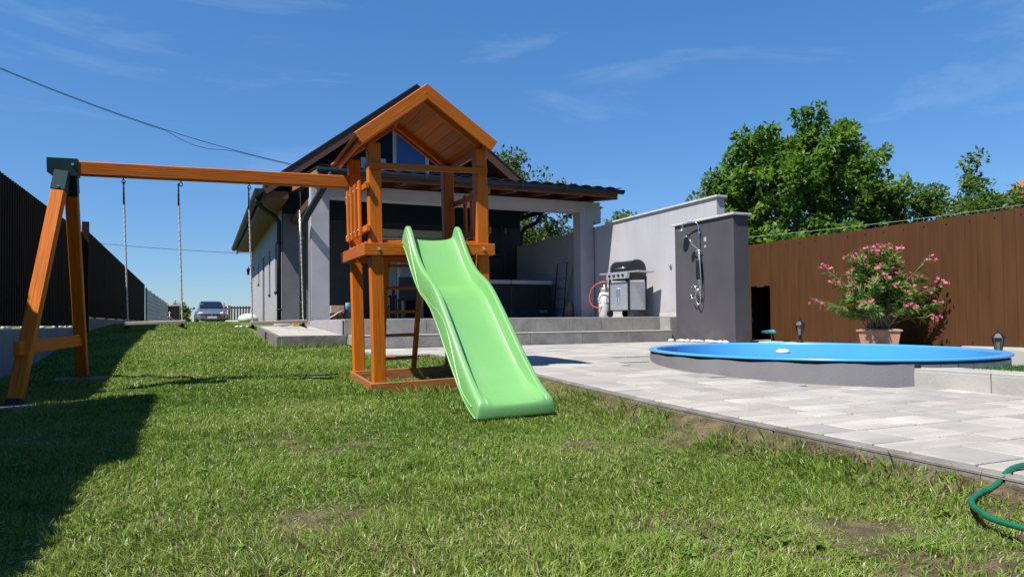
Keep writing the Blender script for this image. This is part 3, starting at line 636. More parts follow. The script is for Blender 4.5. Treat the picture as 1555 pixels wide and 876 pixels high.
def slide():
    ctrl = [(.03, 1.195), (-.02, 1.2), (-.07, 1.185), (-.14, 1.12), (-.25, 1.00), (-.36, .90), (-.47, .825), (-.60, .775), (-.72, .715), (-.85, .61), (-1.0, .475), (-1.13, .36), (-1.25, .262), (-1.37, .185), (-1.47, .142), (-1.555, .122), (-1.60, .112)]
    vs = [c[0] for c in ctrl]; n = len(ctrl)
    def off(v_): return .487+.052*min(1, max(0, -v_/1.6))
    def wall(v_): return interp(-v_, [-.03, .0, .04, .10, .25, .8, 1.15, 1.38, 1.53, 1.62], [.01, .07, .118, .122, .09, .11, .115, .08, .03, .008])
    sec = [(-.238, 'b'), (-.229, 'm'), (-.217, 't'), (-.209, 'T'), (-.190, 'T'), (-.186, 't'), (-.181, 'q'), (-.172, 'c'), (-.140, 'f'), (-.075, 'e'), (0, 'd'), (.075, 'e'), (.140, 'f'), (.172, 'c'), (.181, 'q'), (.186, 't'), (.190, 'T'), (.209, 'T'), (.217, 't'), (.229, 'm'), (.238, 'b')]
    bm = bmesh.new(); rings = []
    for i, (v_, w_) in enumerate(ctrl):
        h = wall(v_); o = off(v_); ring = []; bot = -.055 if v_ > -1.2 else -.055-(max(0, -v_-1.2))*.10
        for (x, k) in sec:
            z = {'b': bot, 'm': h*.5, 't': h-.006, 'T': h, 'q': h*.55, 'c': .016, 'f': .001, 'e': -.008, 'd': -.011}[k]
            ring.append(bm.verts.new((o+x*(1+.05*max(0, min(1, (-v_-.9)/.7))), v_, w_+z)))
        rings.append(ring)
    # rounded foot
    for (dv, dw) in ((-.018, -.012), (-.024, -.035), (-.022, -.075)):
        v_, w_ = ctrl[-1]; ring = []
        for j, (x, k) in enumerate(sec):
            z = {'b': -.09}.get(k, 0); zz = w_+dw if k != 'b' else w_-.09
            if dw <= -.075: zz = w_-.092
            ring.append(bm.verts.new((off(v_)+x*1.05, v_+dv*(1-.35*(abs(x)/.215)**4), zz)))
        rings.append(ring)
    for a, b in zip(rings, rings[1:]):
        for k in range(len(sec)-1): bm.faces.new((a[k], b[k], b[k+1], a[k+1])).smooth = True
    bmesh.ops.recalc_face_normals(bm, faces=bm.faces)
    cl_ = bm.edges.layers.float.get('crease_edge') or bm.edges.layers.float.new('crease_edge'); ix = {v_: (i, j) for i, r_ in enumerate(rings) for j, v_ in enumerate(r_)}
    for e in bm.edges:
        (i0, j0), (i1, j1) = ix[e.verts[0]], ix[e.verts[1]]
        if j0 == j1 and j0 in (2, 3, 4, 5, 15, 16, 17, 18): e[cl_] = .55
        elif j0 == j1 and j0 in (7, 13): e[cl_] = .45
        elif i0 == i1 and i0 in (2, 3, 6, 7, 8, 12, 13) and 7 <= min(j0, j1) and max(j0, j1) <= 13: e[cl_] = .6
    me = bpy.data.meshes.new('slide'); bm.to_mesh(me); bm.free(); me.materials.append(M['slide'])
    o = link('slide', me, ps); o['label'] = 'glossy bright green wavy plastic slide'
    s = o.modifiers.new('thick', 'SOLIDIFY'); s.thickness = .007; s.offset = 0
    ss = o.modifiers.new('smooth', 'SUBSURF'); ss.levels = 2; ss.render_levels = 2
    # raised wavy rib moulded on each flank
    for sgn in (-1, 1):
        pts = []
        for t in np.linspace(.06, 1.52, 60):
            v_ = -t; w_ = interp(v_, vs[::-1], [c[1] for c in ctrl][::-1]); h = wall(v_)
            f = min(.93, max(.07, .35+.42*math.sin(t*7.2+.6))); wd_ = 1+.05*max(0, min(1, (t-.9)/.7))
            zz = -.05+(h+.05)*f; xx = np.interp(zz, [-.055, h*.5, h-.006], [.238, .229, .217])
            pts.append((off(v_)+sgn*(xx*wd_+.001), v_, w_+zz))
        MB().tube(pts, .0055, 6).build('raised_rib', 'slide', o)
        pts = [(off(-t)+sgn*.238*(1+.05*max(0, min(1, (t-.9)/.7))), -t, interp(-t, vs[::-1], [c[1] for c in ctrl][::-1])-.055-(.10*max(0, t-1.2))) for t in np.linspace(0, 1.58, 60)]
        MB().tube(pts, .006, 6).build('bottom_lip', 'slide', o)
    # small raised dots on the flank
    mb = MB()
    for t in (.28, .31, .34, .37, .72, .75, .78, .81, .84, 1.2, 1.24, 1.28, 1.32, 1.36, 1.40):
        v_ = -t; w_ = interp(v_, vs[::-1], [c[1] for c in ctrl][::-1]); h = wall(v_)
        mb.ball((off(v_)-.2305, v_, w_+h*.35), .006, 1)
    mb.build('stud', 'slide', o)
slide()

# ------------------------------------------------------------------ swings
def swing(xa, xb, label):
    vb = .97; zb = 1.791+(-(xa+xb)/2)*.0141-.054
    A = TM @ Vector((xa, vb, zb-.05)); B = TM @ Vector((xb, vb, zb-.05)); zs = .585 if xa < -1 else .555
    C_ = TM @ Vector((xa, vb, zs)); D_ = TM @ Vector((xb, vb, zs))
    r = empty('swing', ((C_+D_)/2)[:], label=label, cat='swing', group='swings hanging from the beam')
    c = (C_+D_)/2; loc = lambda p: Vector(p)-c
    e = (D_-C_).normalized()
    st = beam('seat', loc(C_)-e*.02, loc(D_)+e*.03, .16, .028, 'seat', r)
    for T_, Bt in ((A, C_), (B, D_)):
        a, b = loc(T_), loc(Bt)
        # twisted rope, two strands; the top part is doubled in a dark thimble
        for ph in (0, math.pi):
            pts = []
            N = 150
            for i in range(N+1):
                t = i/N; p = a.lerp(b, t); an = ph+t*95; pts.append(p+Vector((math.cos(an), math.sin(an), 0))*.0025)
            MB().tube(pts, .0052, 5).build('rope', 'rope', r)
        MB().tube([a+Vector((0, 0, .02)), a-Vector((0, 0, .16))], .0055, 8).build('rope_sleeve', 'blackmetal', r)
        MB().ball(b+Vector((0, 0, -.03)), .018, 1).tube([b+Vector((-.03, 0, -.03)), b+Vector((.035, .03, -.055))], .007, 6).build('knot', 'black', r)
    return r
swing(-1.79, -1.39, 'grey plank swing on white ropes, the one nearer the green-bracketed A-frame')
swing(-.845, -.425, 'grey plank swing on white ropes, the one nearer the play tower')
for (x, y, rz, lb) in ((-1.02, 5.68, .25, 'flat grey stepping slab under the nearer swing frame leg'), (-.98, 7.3, .1, 'flat grey stepping slab under the farther swing frame leg')):
    o = link('stepping_slab', box_mesh('stepping_slab', .42, .26, .04, .006, 'kerb'), None, Matrix.Translation((x, y, gz(x, y)-.006)) @ Matrix.Rotation(rz, 4, 'Z'))
    tag(o, lb, 'paving slab', 'slabs under the swing frame')

# ------------------------------------------------------------------ left boundary
def lfence(name, y0, y1, zb, zt0, zt1, label, wall_top, wall_label, step=1.06):
    r = empty(name, (-2.05, y0, 0), label=label, cat='fence', group='dark fence sections on the left')
    y = y0
    while y < y1-.05:
        ye = min(y+step, y1); bm = bmesh.new(); n = max(2, int(round((ye-y)/.115))); A = []; zt = lambda q: zt0+(zt1-zt0)*(q-y0)/(y1-y0)
        prof = []
        for k in range(n):
            a = y+(ye-y)*k/n; d = (ye-y)/n
            prof += [(a, 0), (a+d*.42, 0), (a+d*.52, .028), (a+d*.9, .028)]
        prof.append((ye, 0))
        lo = [bm.verts.new((-x, q-y0, zb)) for q, x in prof]; hi = [bm.verts.new((-x, q-y0, zt(q))) for q, x in prof]
        for i in range(len(prof)-1): bm.faces.new((lo[i], lo[i+1], hi[i+1], hi[i]))
        me = bpy.data.meshes.new('fence_panel'); bm.to_mesh(me); bm.free(); me.materials.append(M['fenceshaded'])
        o = link('fence_panel', me, r, Matrix.Translation((random.uniform(0, .004), 0, 0))); s = o.modifiers.new('t', 'SOLIDIFY'); s.thickness = .004
        y = ye
    y = y0
    while y <= y1+.1:
        beam('fence_post', (-.07, min(y, y1)-y0, zb-.05), (-.07, min(y, y1)-y0, zt0+(zt1-zt0)*(y-y0)/(y1-y0)+.02), .06, .06, 'fenceshaded', r, up=(0, 1, 0)); y += step*2
    w_ = MB().box(-2.22, -2.01, y0, y1, -.6, wall_top).build('garden_wall', 'wallblue'); tag(w_, wall_label, 'wall', 'low concrete walls under the left fence')
lfence('metal_fence', 5.35, 8.9, .62, 2.33, 2.33, 'shaded brown ribbed fence section behind the swing A-frame, left of the frame edge', .58, 'low concrete wall under the ribbed fence beside the swing frame')
lfence('metal_fence', 2.8, 5.3, .62, 3.02, 3.02, 'taller dark ribbed fence section closest to the viewer on the left', .58, 'low concrete wall under the tallest ribbed fence section')
lfence('metal_fence', -2.0, 2.795, .62, 2.8, 2.8, 'dark ribbed fence section beside the camera on the left', .56, 'low concrete wall beside the camera')
lfence('metal_fence', 8.92, 15.3, .605, 2.325, 2.35, 'shaded brown ribbed fence on a low wall, nearer section behind the swing frame', .575, 'low grey wall under the nearer dark fence section')
lfence('metal_fence', 15.36, 31, .77, 2.475, 2.19, 'shaded brown ribbed fence section further back, stepping up then falling away', .76, 'low grey wall under the farther dark fence section')
o = MB().box(-2.06, -1.95, 15.28, 15.36, .45, 2.56).build('fence_post', 'fenceshaded'); tag(o, 'dark square post where the two left fence sections meet', 'post')

def pebbles(cs, label, group, s=.035):
    base = []
    for k in range(4):
        mb = MB().ball((0, 0, 0), s, 2, (1.2, .9, .6), .06); b = mb.bm; me = bpy.data.meshes.new('white_stone'); b.to_mesh(me); b.free(); me.materials.append(M['stone'])
        for p in me.polygons: p.use_smooth = True
        base.append(me)
    for i, c in enumerate(cs):
        k = random.uniform(.7, 1.35)
        o = link('white_stone', base[i % 4], None, Matrix.Translation(c) @ Matrix.Rotation(random.uniform(0, 6), 4, 'Z') @ Matrix.Diagonal((k, k, k, 1))); tag(o, label, 'stone', group)
pebbles([(-2.1+random.uniform(-.05, .06), 9.3+i*.34+random.uniform(-.1, .1), .592) for i in range(15)], 'white stone lying on the wall top under the ribbed fence', 'white stones on the left wall', .03)

# wire mesh fence beyond
def meshfence():
    r = empty('wire_fence', (-2.0, 31, .7), label='grey welded wire mesh fence beyond the dark fence', cat='fence')
    for s in range(8):
        y0 = s*2.6; mb = MB(); zt = 2.03-.7-.012*s
        for k in range(13): mb.box(-.01, .01, y0+k*.2-.012, y0+k*.2+.012, 0, zt)
        for k in range(8): mb.box(-.008, .008, y0, y0+2.55, .05+k*.17-.01, .05+k*.17+.01)
        mb.build('mesh_panel', 'mesh', r)
        MB().box(-.03, .03, y0-.03, y0+.03, -.1, zt+.04).build('fence_post', 'mesh', r)
    w_ = MB().box(-2.1, -1.95, 31, 52, .2, .78).build('garden_wall', 'wallblue'); tag(w_, 'far low wall under the wire mesh fence', 'wall')
meshfence()

# ------------------------------------------------------------------ far end of the yard: gate, bin store, car, shrub
def slatfence():
    r = empty('slatted_gate', (.9, 52, .6), label='red-brown vertical slat gate behind the parked car', cat='gate')
    x = 0; k = 0
    while x < 3.6:
        MB().box(x, x+.105, 0, .03, .05, 1.25+.0*k).build('slat', 'gatewood', r); x += .185; k += 1
    MB().box(-.02, 3.7, .032, .07, 1.1, 1.2).box(-.02, 3.7, .032, .07, .2, .3).build('rail', 'gatewood', r)
    for x in (.75, 2.3): MB().box(x, x+.14, -.02, .12, -.1, 1.3).build('gate_post', 'gatewood', r)
slatfence()
def binstore():
    r = empty('bin_store', (-1.95, 49.2, .65), label='dark grey bin shelter with pale flat roof at far end', cat='shed')
    MB().box(0, .06, 0, .8, 0, 1.15).box(.58, .64, 0, .8, 0, 1.15).box(0, .64, .75, .8, 0, 1.15).build('wall', 'blackmetal', r)
    MB().box(.06, .58, .1, .14, .05, 1.1).build('door', 'anthracite', r); MB().box(-.06, .72, -.08, .88, 1.16, 1.22).build('roof', 'offwhite', r)
    MB().ball((.1, -.35, .72), .09, 1).tube([(.1, -.35, 0), (.1, -.35, .7)], .03, 6).tube([(-.15, -.35, .3), (.1, -.35, .5), (.3, -.35, .28)], .02, 6).build('hand_pump', 'zinc', r)
binstore()
def car():
    r = empty('parked_car', (.56, 45.6, .58), rz=rad(2), label='silver blue hatchback parked at the far end, facing the viewer', cat='car')
    W_ = .89
    # body sections from nose (y=0) to tail; (y, half width, z bottom, z shoulder, hood z)
    secs = [(0, .62, .28, .60, .66), (.08, .78, .2, .66, .74), (.3, .86, .18, .74, .84), (.8, .89, .18, .84, .95), (1.2, .895, .18, .88, 1.02), (2.5, .9, .18, .92, 1.0), (3.6, .89, .2, .92, .98), (4.1, .84, .25, .86, .92), (4.25, .72, .35, .7, .8)]
    bm = bmesh.new(); rings = []
    for (y, hw, zb, zs, zh) in secs:
        rings.append([bm.verts.new(p) for p in ((-hw*.92, y, zb), (-hw, y, (zb+zs)/2), (-hw*.97, y, zs), (-hw*.78, y, zh-.02), (0, y, zh), (hw*.78, y, zh-.02), (hw*.97, y, zs), (hw, y, (zb+zs)/2), (hw*.92, y, zb))])
    for a, b in zip(rings, rings[1:]):
        for k in range(9): bm.faces.new((a[k], a[(k+1) % 9], b[(k+1) % 9], b[k]))
    bm.faces.new(rings[0]); bm.faces.new(rings[-1][::-1])
    mb = MB(); mb.bm.free(); mb.bm = bm; o = mb.build('body', 'carpaint', r, smooth=True); o.modifiers.new('s', 'SUBSURF').render_levels = 1
    # cabin
    cs = [(1.0, .70, .94, .96), (1.75, .60, .94, 1.44), (2.3, .59, .94, 1.50), (3.2, .58, .94, 1.46), (3.9, .60, .92, 1.0)]
    bm = bmesh.new(); rings = [[bm.verts.new(p) for p in ((-.74, y, zb), (-hw-.02, y, zt-.05), (-hw*.7, y, zt), (hw*.7, y, zt), (hw+.02, y, zt-.05), (.74, y, zb))] for (y, hw, zb, zt) in cs]
    for a, b in zip(rings, rings[1:]):
        for k in range(6): bm.faces.new((a[k], a[(k+1) % 6], b[(k+1) % 6], b[k]))
    bm.faces.new(rings[0]); bm.faces.new(rings[-1][::-1]); mb = MB(); mb.bm.free(); mb.bm = bm; mb.build('roof', 'carpaint', r)
    # windscreen lies 2 cm proud of the cabin slope
    def scr(y): return .97+(y-1.0)*.475/.75*1.0
    MB().prism([Vector((-.66, 1.08, 1.03)), Vector((.66, 1.08, 1.03)), Vector((.545, 1.70, 1.415)), Vector((-.545, 1.70, 1.415))], (0, -.025, .02)).build('windscreen', 'glass', r)
    MB().prism([Vector((-.56, 1.40, 1.23)), Vector((-.44, 1.40, 1.23)), Vector((-.44, 1.45, 1.26)), Vector((-.56, 1.45, 1.26))], (0, -.05, .04)).build('sticker', 'turquoise', r)
    for s in (-1, 1):
        MB().ball((s*.60, .12, .70), .16, 2, (1.15, .9, .5)).build('headlight', 'lens', r)
        MB().ball((s*1.0, 1.25, 1.02), .12, 2, (1.0, .6, .7)).build('mirror', 'carpaint', r)
        for y in (.75, 3.35):
            wh = MB().lathe([(.2, -.1), (.31, -.1), (.33, -.05), (.33, .05), (.31, .1), (.2, .1)], 20).build('wheel', 'tyre', r, mw=Matrix.Translation((s*.80, y, .33)) @ Matrix.Rotation(rad(90), 4, 'Y'))
            MB().lathe([(.02, -.105), (.19, -.105), (.19, .105), (.02, .105)], 14).build('rim', 'zinc', wh)
    MB().box(-.44, .44, -.03, .05, .57, .66, .01).build('grille', 'black', r)
    MB().box(-.62, .62, .02, .10, .24, .40, .02).build('bumper_intake', 'black', r)
    MB().box(-.26, .26, -.05, -.02, .41, .52).build('number_plate', 'white', r)
    MB().prism([Vector((0, -.035, .54)), Vector((.06, -.035, .635)), Vector((0, -.035, .73)), Vector((-.06, -.035, .635))], (0, -.03, 0)).build('emblem', 'chrome', r)
car()
# white tarpaulin sack, post and edging near the back corner of the house
def sack():
    mb = MB().ball((0, 0, 0), .32, 3, (1.1, 1, .62), .02)
    o = mb.build('white_sack', 'offwhite', None, True, Matrix.Translation((1.50, 26.5, .78))); tag(o, 'bulging white sack on the grass at the back corner of the house', 'sack')
    o = MB().box(-.55, .35, -.25, .25, 0, .09, .03).build('white_plinth', 'offwhite', None, mw=Matrix.Translation((1.35, 28.5, .66))); tag(o, 'low white block by the back corner of the house', 'block')
    o = MB().tube([(0, 0, 0), (0, 0, .95)], .03, 8).build('garden_post', 'soffit', None, mw=Matrix.Translation((.9, 34, .62))); tag(o, 'thin wooden post standing on the lawn beside the car', 'post')
sack()
pebbles([(.72+i*.11+random.uniform(-.02, .02), 17, gz(.8, 17)+.03) for i in range(4)], 'white stone in the short row on the lawn before the house side', 'white stones on the lawn', .04)
o = MB().box(.6, 1.2, 17.08, 17.11, .45, .545).build('edging_strip', 'blackmetal'); tag(o, 'black lawn edging strip behind the white stones', 'edging')

# ------------------------------------------------------------------ house
GY = 18.0; XL = 1.82; XR = 8.22; AX, AZ, SL = 4.85, 6.38, .753
def roofz(x): return AZ-abs(x-AX)*SL
def holes_wall(mb, x0, x1, z0, top, holes, y0, y1, axis='x', extra=()):
    br = sorted({x0, x1, *extra, *[h[0] for h in holes], *[h[1] for h in holes]}); br = [b for b in br if x0 <= b <= x1]
    for a, b in zip(br, br[1:]):
        m = (a+b)/2; hs_ = sorted([(h[2], h[3]) for h in holes if h[0] < m < h[1]]); z = z0
        spans = []
        for h in hs_:
            if h[0] > z: spans.append((z, h[0], h[0]))
            z = h[1]
        spans.append((z, top(a), top(b)))
        for (zl, ta, tb) in spans:
            P = [(a, zl), (b, zl), (b, tb), (a, ta)]
            if axis == 'x': mb.prism([Vector((p, y0, q)) for p, q in P], (0, y1-y0, 0))
            else: mb.prism([Vector((y0, p, q)) for p, q in P], (y1-y0, 0, 0))
def window(parent, x0, x1, z0, z1, y, mull=(), fr=.07, m='white', gm='glass', name='window'):
    mb = MB().box(x0, x1, y-.05, y+.05, z1-fr, z1).box(x0, x1, y-.05, y+.05, z0, z0+fr).box(x0, x0+fr, y-.05, y+.05, z0+fr, z1-fr).box(x1-fr, x1, y-.05, y+.05, z0+fr, z1-fr)
    for q in mull: mb.box(q-fr*.6, q+fr*.6, y-.045, y+.045, z0+fr, z1-fr)
    o = mb.build(name, m, parent)
    ed = [x0+fr] + [e for q in mull for e in (q-fr*.6, q+fr*.6)] + [x1-fr]
    for a, b in zip(ed[::2], ed[1::2]): MB().box(a, b, y-.008, y+.008, z0+fr, z1-fr).build('pane', gm, o)
    return o
def house():
    h = empty('house', (0, 0, 0), label='grey gabled house with dark tiled roof and covered terrace', cat='house')
    dh = (4.22, 6.35, .66, 3.02); uw = [(4.57, 5.56, 4.1, 5.66)]
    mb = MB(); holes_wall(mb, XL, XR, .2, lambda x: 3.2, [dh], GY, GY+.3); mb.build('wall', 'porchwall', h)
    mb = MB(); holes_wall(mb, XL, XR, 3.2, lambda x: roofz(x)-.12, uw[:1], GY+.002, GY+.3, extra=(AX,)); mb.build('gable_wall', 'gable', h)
    MB().box(XL+.002, 2.45, GY-.012, GY, .45, 3.3).build('corner_render', 'housegrey', h)
    # side wall with slit windows
    sl = [(19.55, 20.1, 1.47, 2.75), (21.5, 22.05, 1.47, 2.75), (23.6, 24.4, .66, 2.75), (25.8, 26.3, 2.0, 2.75)]
    mb = MB(); holes_wall(mb, GY+.3, 29.8, .3, lambda y: 3.72, sl, XL, XL+.25, axis='y'); mb.build('side_wall', 'render', h)
    for (a, b, c, d) in sl:
        MB().box(XL+.03, XL+.06, a, b, c, d).build('window' if c > 1 else 'side_door', 'glass' if c > 1 else 'anthracite', h)
        if c > 1: MB().box(XL-.03, XL+.028, a-.03, b+.03, c-.04, c-.001).build('sill', 'gutter', h)
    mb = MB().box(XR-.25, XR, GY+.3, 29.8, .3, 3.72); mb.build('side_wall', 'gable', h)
    holes_wall(mb2 := MB(), XL, XR, .3, lambda x: roofz(x)-.12, [], 29.55, 29.8, extra=(AX,)); mb2.build('wall', 'housegrey', h)
    MB().box(2.1, 7.9, 18.31, 29.5, .5, .64).build('floor', 'dark', h)
    # doors and upper window
    MB().box(4.1, 6.45, GY-.06, GY-.003, 2.84, 3.03).build('door_header', 'offwhite', h)
    window(h, dh[0]+.01, dh[1]-.01, dh[2], 2.83, GY+.1, mull=(4.72, 5.35), name='sliding_door')
    w1 = window(h, *uw[0][:2], *uw[0][2:], GY+.06, mull=(), fr=.10, gm='reflectblue')
    # roof
    y0, y1 = 16.7, 30.3
    for s in (-1, 1):
        ex = AX+s*3.58
        def ln(off_): return [Vector((AX, y0, AZ+off_)), Vector((ex, y0, roofz(ex)+off_))]
        a, b = ln(.0); MB().prism([a, b, b+Vector((0, 0, .07)), a+Vector((0, 0, .07))], (0, y1-y0, 0)).build('roof', 'rooftile', h)
        a, b = ln(-.035); a += Vector((0, .03, 0)); b += Vector((0, .03, 0))
        nb = 6
        for k in range(12):
            p = a.lerp(b, k/12); q = a.lerp(b, (k+1)/12-.0016)
            MB().prism([p, q, q+Vector((0, 0, .03)), p+Vector((0, 0, .03))], (0, y1-y0-.1, 0)).build('soffit_board', 'soffit' if k > 9 and s < 0 else 'roofwood', h)
        for yy, hh in ((y0-.01, .20), (y0+.32, .15)):
            a, b = ln(-.0); a.y = b.y = yy; dn = Vector((0, 0, -hh)); off_ = 0.06 if yy < y0 else -.04
            up_ = Vector((0, 0, off_)); MB().prism([a+dn, b+dn, b+up_, a+up_], (0, .04, 0)).build('barge_board', 'roofwood', h)
        MB().prism([Vector((AX, y0-.03, AZ+.06)), Vector((ex, y0-.03, roofz(ex)+.06)), Vector((ex, y0-.03, roofz(ex)+.10)), Vector((AX, y0-.03, AZ+.10))], (0, .12, 0)).build('verge_flashing', 'gutter', h)
        if s < 0:
            for k in range(5): MB().box(ex+.035+k*.106, ex+.137+k*.106, y0+.06, y1-.02, 3.50, 3.52).build('soffit_board', 'soffit', h)
            MB().box(ex+.0, ex+.033, y0+.04, y1, 3.41, 3.675).build('fascia_board', 'gutter', h)
            MB().box(ex+.04, 1.815, y0+.04, y0+.06, 3.46, 3.62).build('soffit_end', 'roofwood', h)
        # eave gutter
        gx = ex+s*.09; gz_ = roofz(ex)-.04; bm = bmesh.new(); A = []; Bv = []
        for k in range(9):
            an = math.pi*(1+k/8); A.append(bm.verts.new((gx+.10*math.cos(an), y0-.05, gz_+.11*math.sin(an)))); Bv.append(bm.verts.new((gx+.10*math.cos(an), y1, gz_+.11*math.sin(an))))
        for k in range(8): bm.faces.new((A[k], A[k+1], Bv[k+1], Bv[k]))
        bm.faces.new(A); bm.faces.new(Bv[::-1]); mb = MB(); mb.bm.free(); mb.bm = bm; gt = mb.build('gutter', 'gutter', h)
        wall = XL-.08 if s < 0 else XR+.09
        MB().tube([(gx, 17.35, gz_-.08), (gx, 17.35, gz_-.2), (gx+(wall-gx)*.25, 17.5, gz_-.33), (gx+(wall-gx)*.8, 18.0, gz_-.42), (wall, 18.12, gz_-.55), (wall, 18.15, gz_-.8), (wall, 18.15, .6)], .055, 12).build('downpipe', 'gutter', h)
        if s < 0:
            for z in (.95, 2.6): MB().lathe([(.064, -.02), (.066, 0), (.064, .02)], 12, (wall, 18.15, z)).build('pipe_clip', 'gutter', h)
    # ---- veranda
    vy = 13.7
    for (a, b, nm) in ((1.89, 2.235, 'column'), (7.73, 8.07, 'column')):
        c = MB().box(a, b, vy, vy+.34, .60, 3.02, .006).box(a-.0, b+.0, vy-.012, vy-.001, .66, .82).build(nm, 'render', h)
    MB().box(1.90, 8.24, vy+.004, vy+.30, 3.02, 3.26).build('veranda_beam', 'render', h)
    MB().box(7.90, 8.26, vy-.003, vy+.34, 2.80, 3.12).build('column_head', 'render', h)
    MB().box(2.02, 2.2, vy+.34, GY-.02, 3.05, 3.2).build('veranda_beam', 'redwood', h)
    # lean-to roof: from gutter (12.95, 3.36) back up to the gable (17.3, 3.95)
    ya, za, yb, zb = 12.92, 3.36, GY-.01, 3.93; slp = (zb-za)/(yb-ya)
    for k in range(9):
        x = 2.0+k*.765; beam('veranda_rafter', (x, ya+.05, za-.075), (x, yb, zb-.075), .09, .13, 'redwood', h)
    for k in range(15):
        y = ya+.03+k*.29; z = za-.0+(y-ya)*slp
        beam('veranda_board', (1.93, y+.14, z+.01), (8.22, y+.14, z+.01), .27, .02, 'redwood', h, up=(0, -slp, 1))
    beam('veranda_barge_board', (1.915, ya, za-.06), (1.915, yb, zb-.06), .03, .17, 'oak', h)
    beam('veranda_barge_board', (8.24, ya+.05, za-.06), (8.24, yb, zb-.06), .03, .17, 'redwood', h)
    beam('veranda_fascia', (1.93, ya+.02, za-.05), (8.22, ya+.02, za-.05), .03, .14, 'redwood', h)
    bm = bmesh.new(); n = 150; A = []; Bv = []
    for k in range(n+1):
        x = 1.88+(8.29-1.88)*k/n; c = abs(math.sin(math.pi*(x-1.88)/.30))**.7*.045
        A.append(bm.verts.new((x, ya-.04, za+.06+c))); Bv.append(bm.verts.new((x, yb, zb+.06+c)))
    for k in range(n): bm.faces.new((A[k], A[k+1], Bv[k+1], Bv[k]))
    mb = MB(); mb.bm.free(); mb.bm = bm; o = mb.build('veranda_roof', 'rooftile', h); s_ = o.modifiers.new('t', 'SOLIDIFY'); s_.thickness = .018
    bm = bmesh.new(); A = []; Bv = []
    for k in range(11):
        an = math.pi*(1+k/10); y = ya-.085+.075*math.cos(an); z = za+.03+.085*math.sin(an); A.append(bm.verts.new((1.88, y, z))); Bv.append(bm.verts.new((8.31, y, z)))
    for k in range(10): bm.faces.new((A[k], A[k+1], Bv[k+1], Bv[k])).smooth = True
    bm.faces.new(A); bm.faces.new(Bv[::-1]); mb = MB(); mb.bm.free(); mb.bm = bm; mb.build('veranda_gutter', 'gutter', h)
    for x in (2.9, 3.9, 4.9, 5.9, 6.9): MB().box(x-.012, x+.012, ya-.165, ya-.0, za-.06, za+.045).build('gutter_bracket', 'gutter', h)
    pd = MB().tube([(2.1, ya-.085, za-.04), (2.1, ya-.085, za-.14), (2.04, ya, za-.25), (1.80, ya+.62, za-.74), (1.755, ya+.82, za-.90), (1.75, ya+.86, za-1.1), (1.75, ya+.86, .52)], .062, 14).build('downpipe', 'gutter', h)
    for z in (1.0, 2.2): MB().lathe([(.068, -.02), (.074, 0), (.068, .02)], 14, (1.75, ya+.86, z)).build('pipe_clip', 'gutter', h)
    MB().tube([(1.70, vy+.1, .5), (1.70, vy+.1, 3.1)], .012, 8).build('earthing_rod', 'zinc', h)
    MB().box(2.60, 2.70, GY-.03, GY-.001, 1.87, 1.97).build('socket', 'black', h)
    return h
H = house()
# air conditioner on the gable
def aircon():
    r = empty('air_conditioner', (3.72, GY-.3, 4.28), label='white air conditioner outdoor unit with round fan grille high on the gable', cat='air conditioner')
    MB().box(-.05, .60, 0, .26, 0, .52, .015).build('casing', 'offwhite', r)
    mb = MB()
    for rr in (.06, .11, .16, .21): mb.tube([(.25+rr*math.cos(a), -.015, .26+rr*math.sin(a)) for a in np.linspace(0, 6.283, 25)], .006, 5)
    for a in np.linspace(0, 6.283, 17)[:-1]: mb.tube([(.25, -.015, .26), (.25+.21*math.cos(a), -.015, .26+.21*math.sin(a))], .005, 5)
    mb.build('fan_grille', 'zinc', r); MB().lathe([(.215, 0), (.215, .01)], 24).build('fan_opening', 'black', r, mw=Matrix.Translation((.25, -.003, .26)) @ Matrix.Rotation(rad(90), 4, 'X'))
aircon()
def lantern_wall(c, name, label, face):
    r = empty(name, c, label=label, cat='wall lamp', group='wall lanterns on the house', rz=face)
    MB().box(-.04, .04, -.02, 0, -.08, .08, .004).tube([(0, -.01, .05), (0, -.1, .11), (0, -.18, .10), (0, -.2, .05)], .009, 6).build('bracket', 'blackmetal', r)
    MB().lathe([(.02, .05), (.09, -.02), (.085, -.03)], 6, (0, -.2, 0), False).lathe([(.05, -.22), (.04, -.24)], 6, (0, -.2, 0), False).build('cap', 'blackmetal', r)
    MB().lathe([(.07, -.03), (.045, -.22)], 6, (0, -.2, 0), False).build('lamp_glass', 'glass', r)
lantern_wall((7.66, GY-.002, 3.2), 'wall_lantern', 'small black lantern on the dark wall under the veranda roof', 0)
lantern_wall((XL-.002, 28.6, 2.72), 'wall_lantern', 'small black lantern on the far end of the house side wall', rad(-90))

# ------------------------------------------------------------------ things on the terrace
def hottub():
    r = empty('hot_tub', (6.75, 16.2, .66), label='dark hot tub with pale grey cover in the shade of the veranda', cat='hot tub')
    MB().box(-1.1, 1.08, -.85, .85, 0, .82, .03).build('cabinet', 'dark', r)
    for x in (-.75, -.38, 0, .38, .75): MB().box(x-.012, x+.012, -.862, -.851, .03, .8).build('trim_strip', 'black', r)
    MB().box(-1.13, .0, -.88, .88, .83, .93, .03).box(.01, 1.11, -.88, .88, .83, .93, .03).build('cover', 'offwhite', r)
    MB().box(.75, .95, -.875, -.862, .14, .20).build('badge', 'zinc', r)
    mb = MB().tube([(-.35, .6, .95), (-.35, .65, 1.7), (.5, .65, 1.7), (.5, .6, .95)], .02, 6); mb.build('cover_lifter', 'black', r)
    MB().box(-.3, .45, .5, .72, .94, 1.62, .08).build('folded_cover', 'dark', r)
hottub()
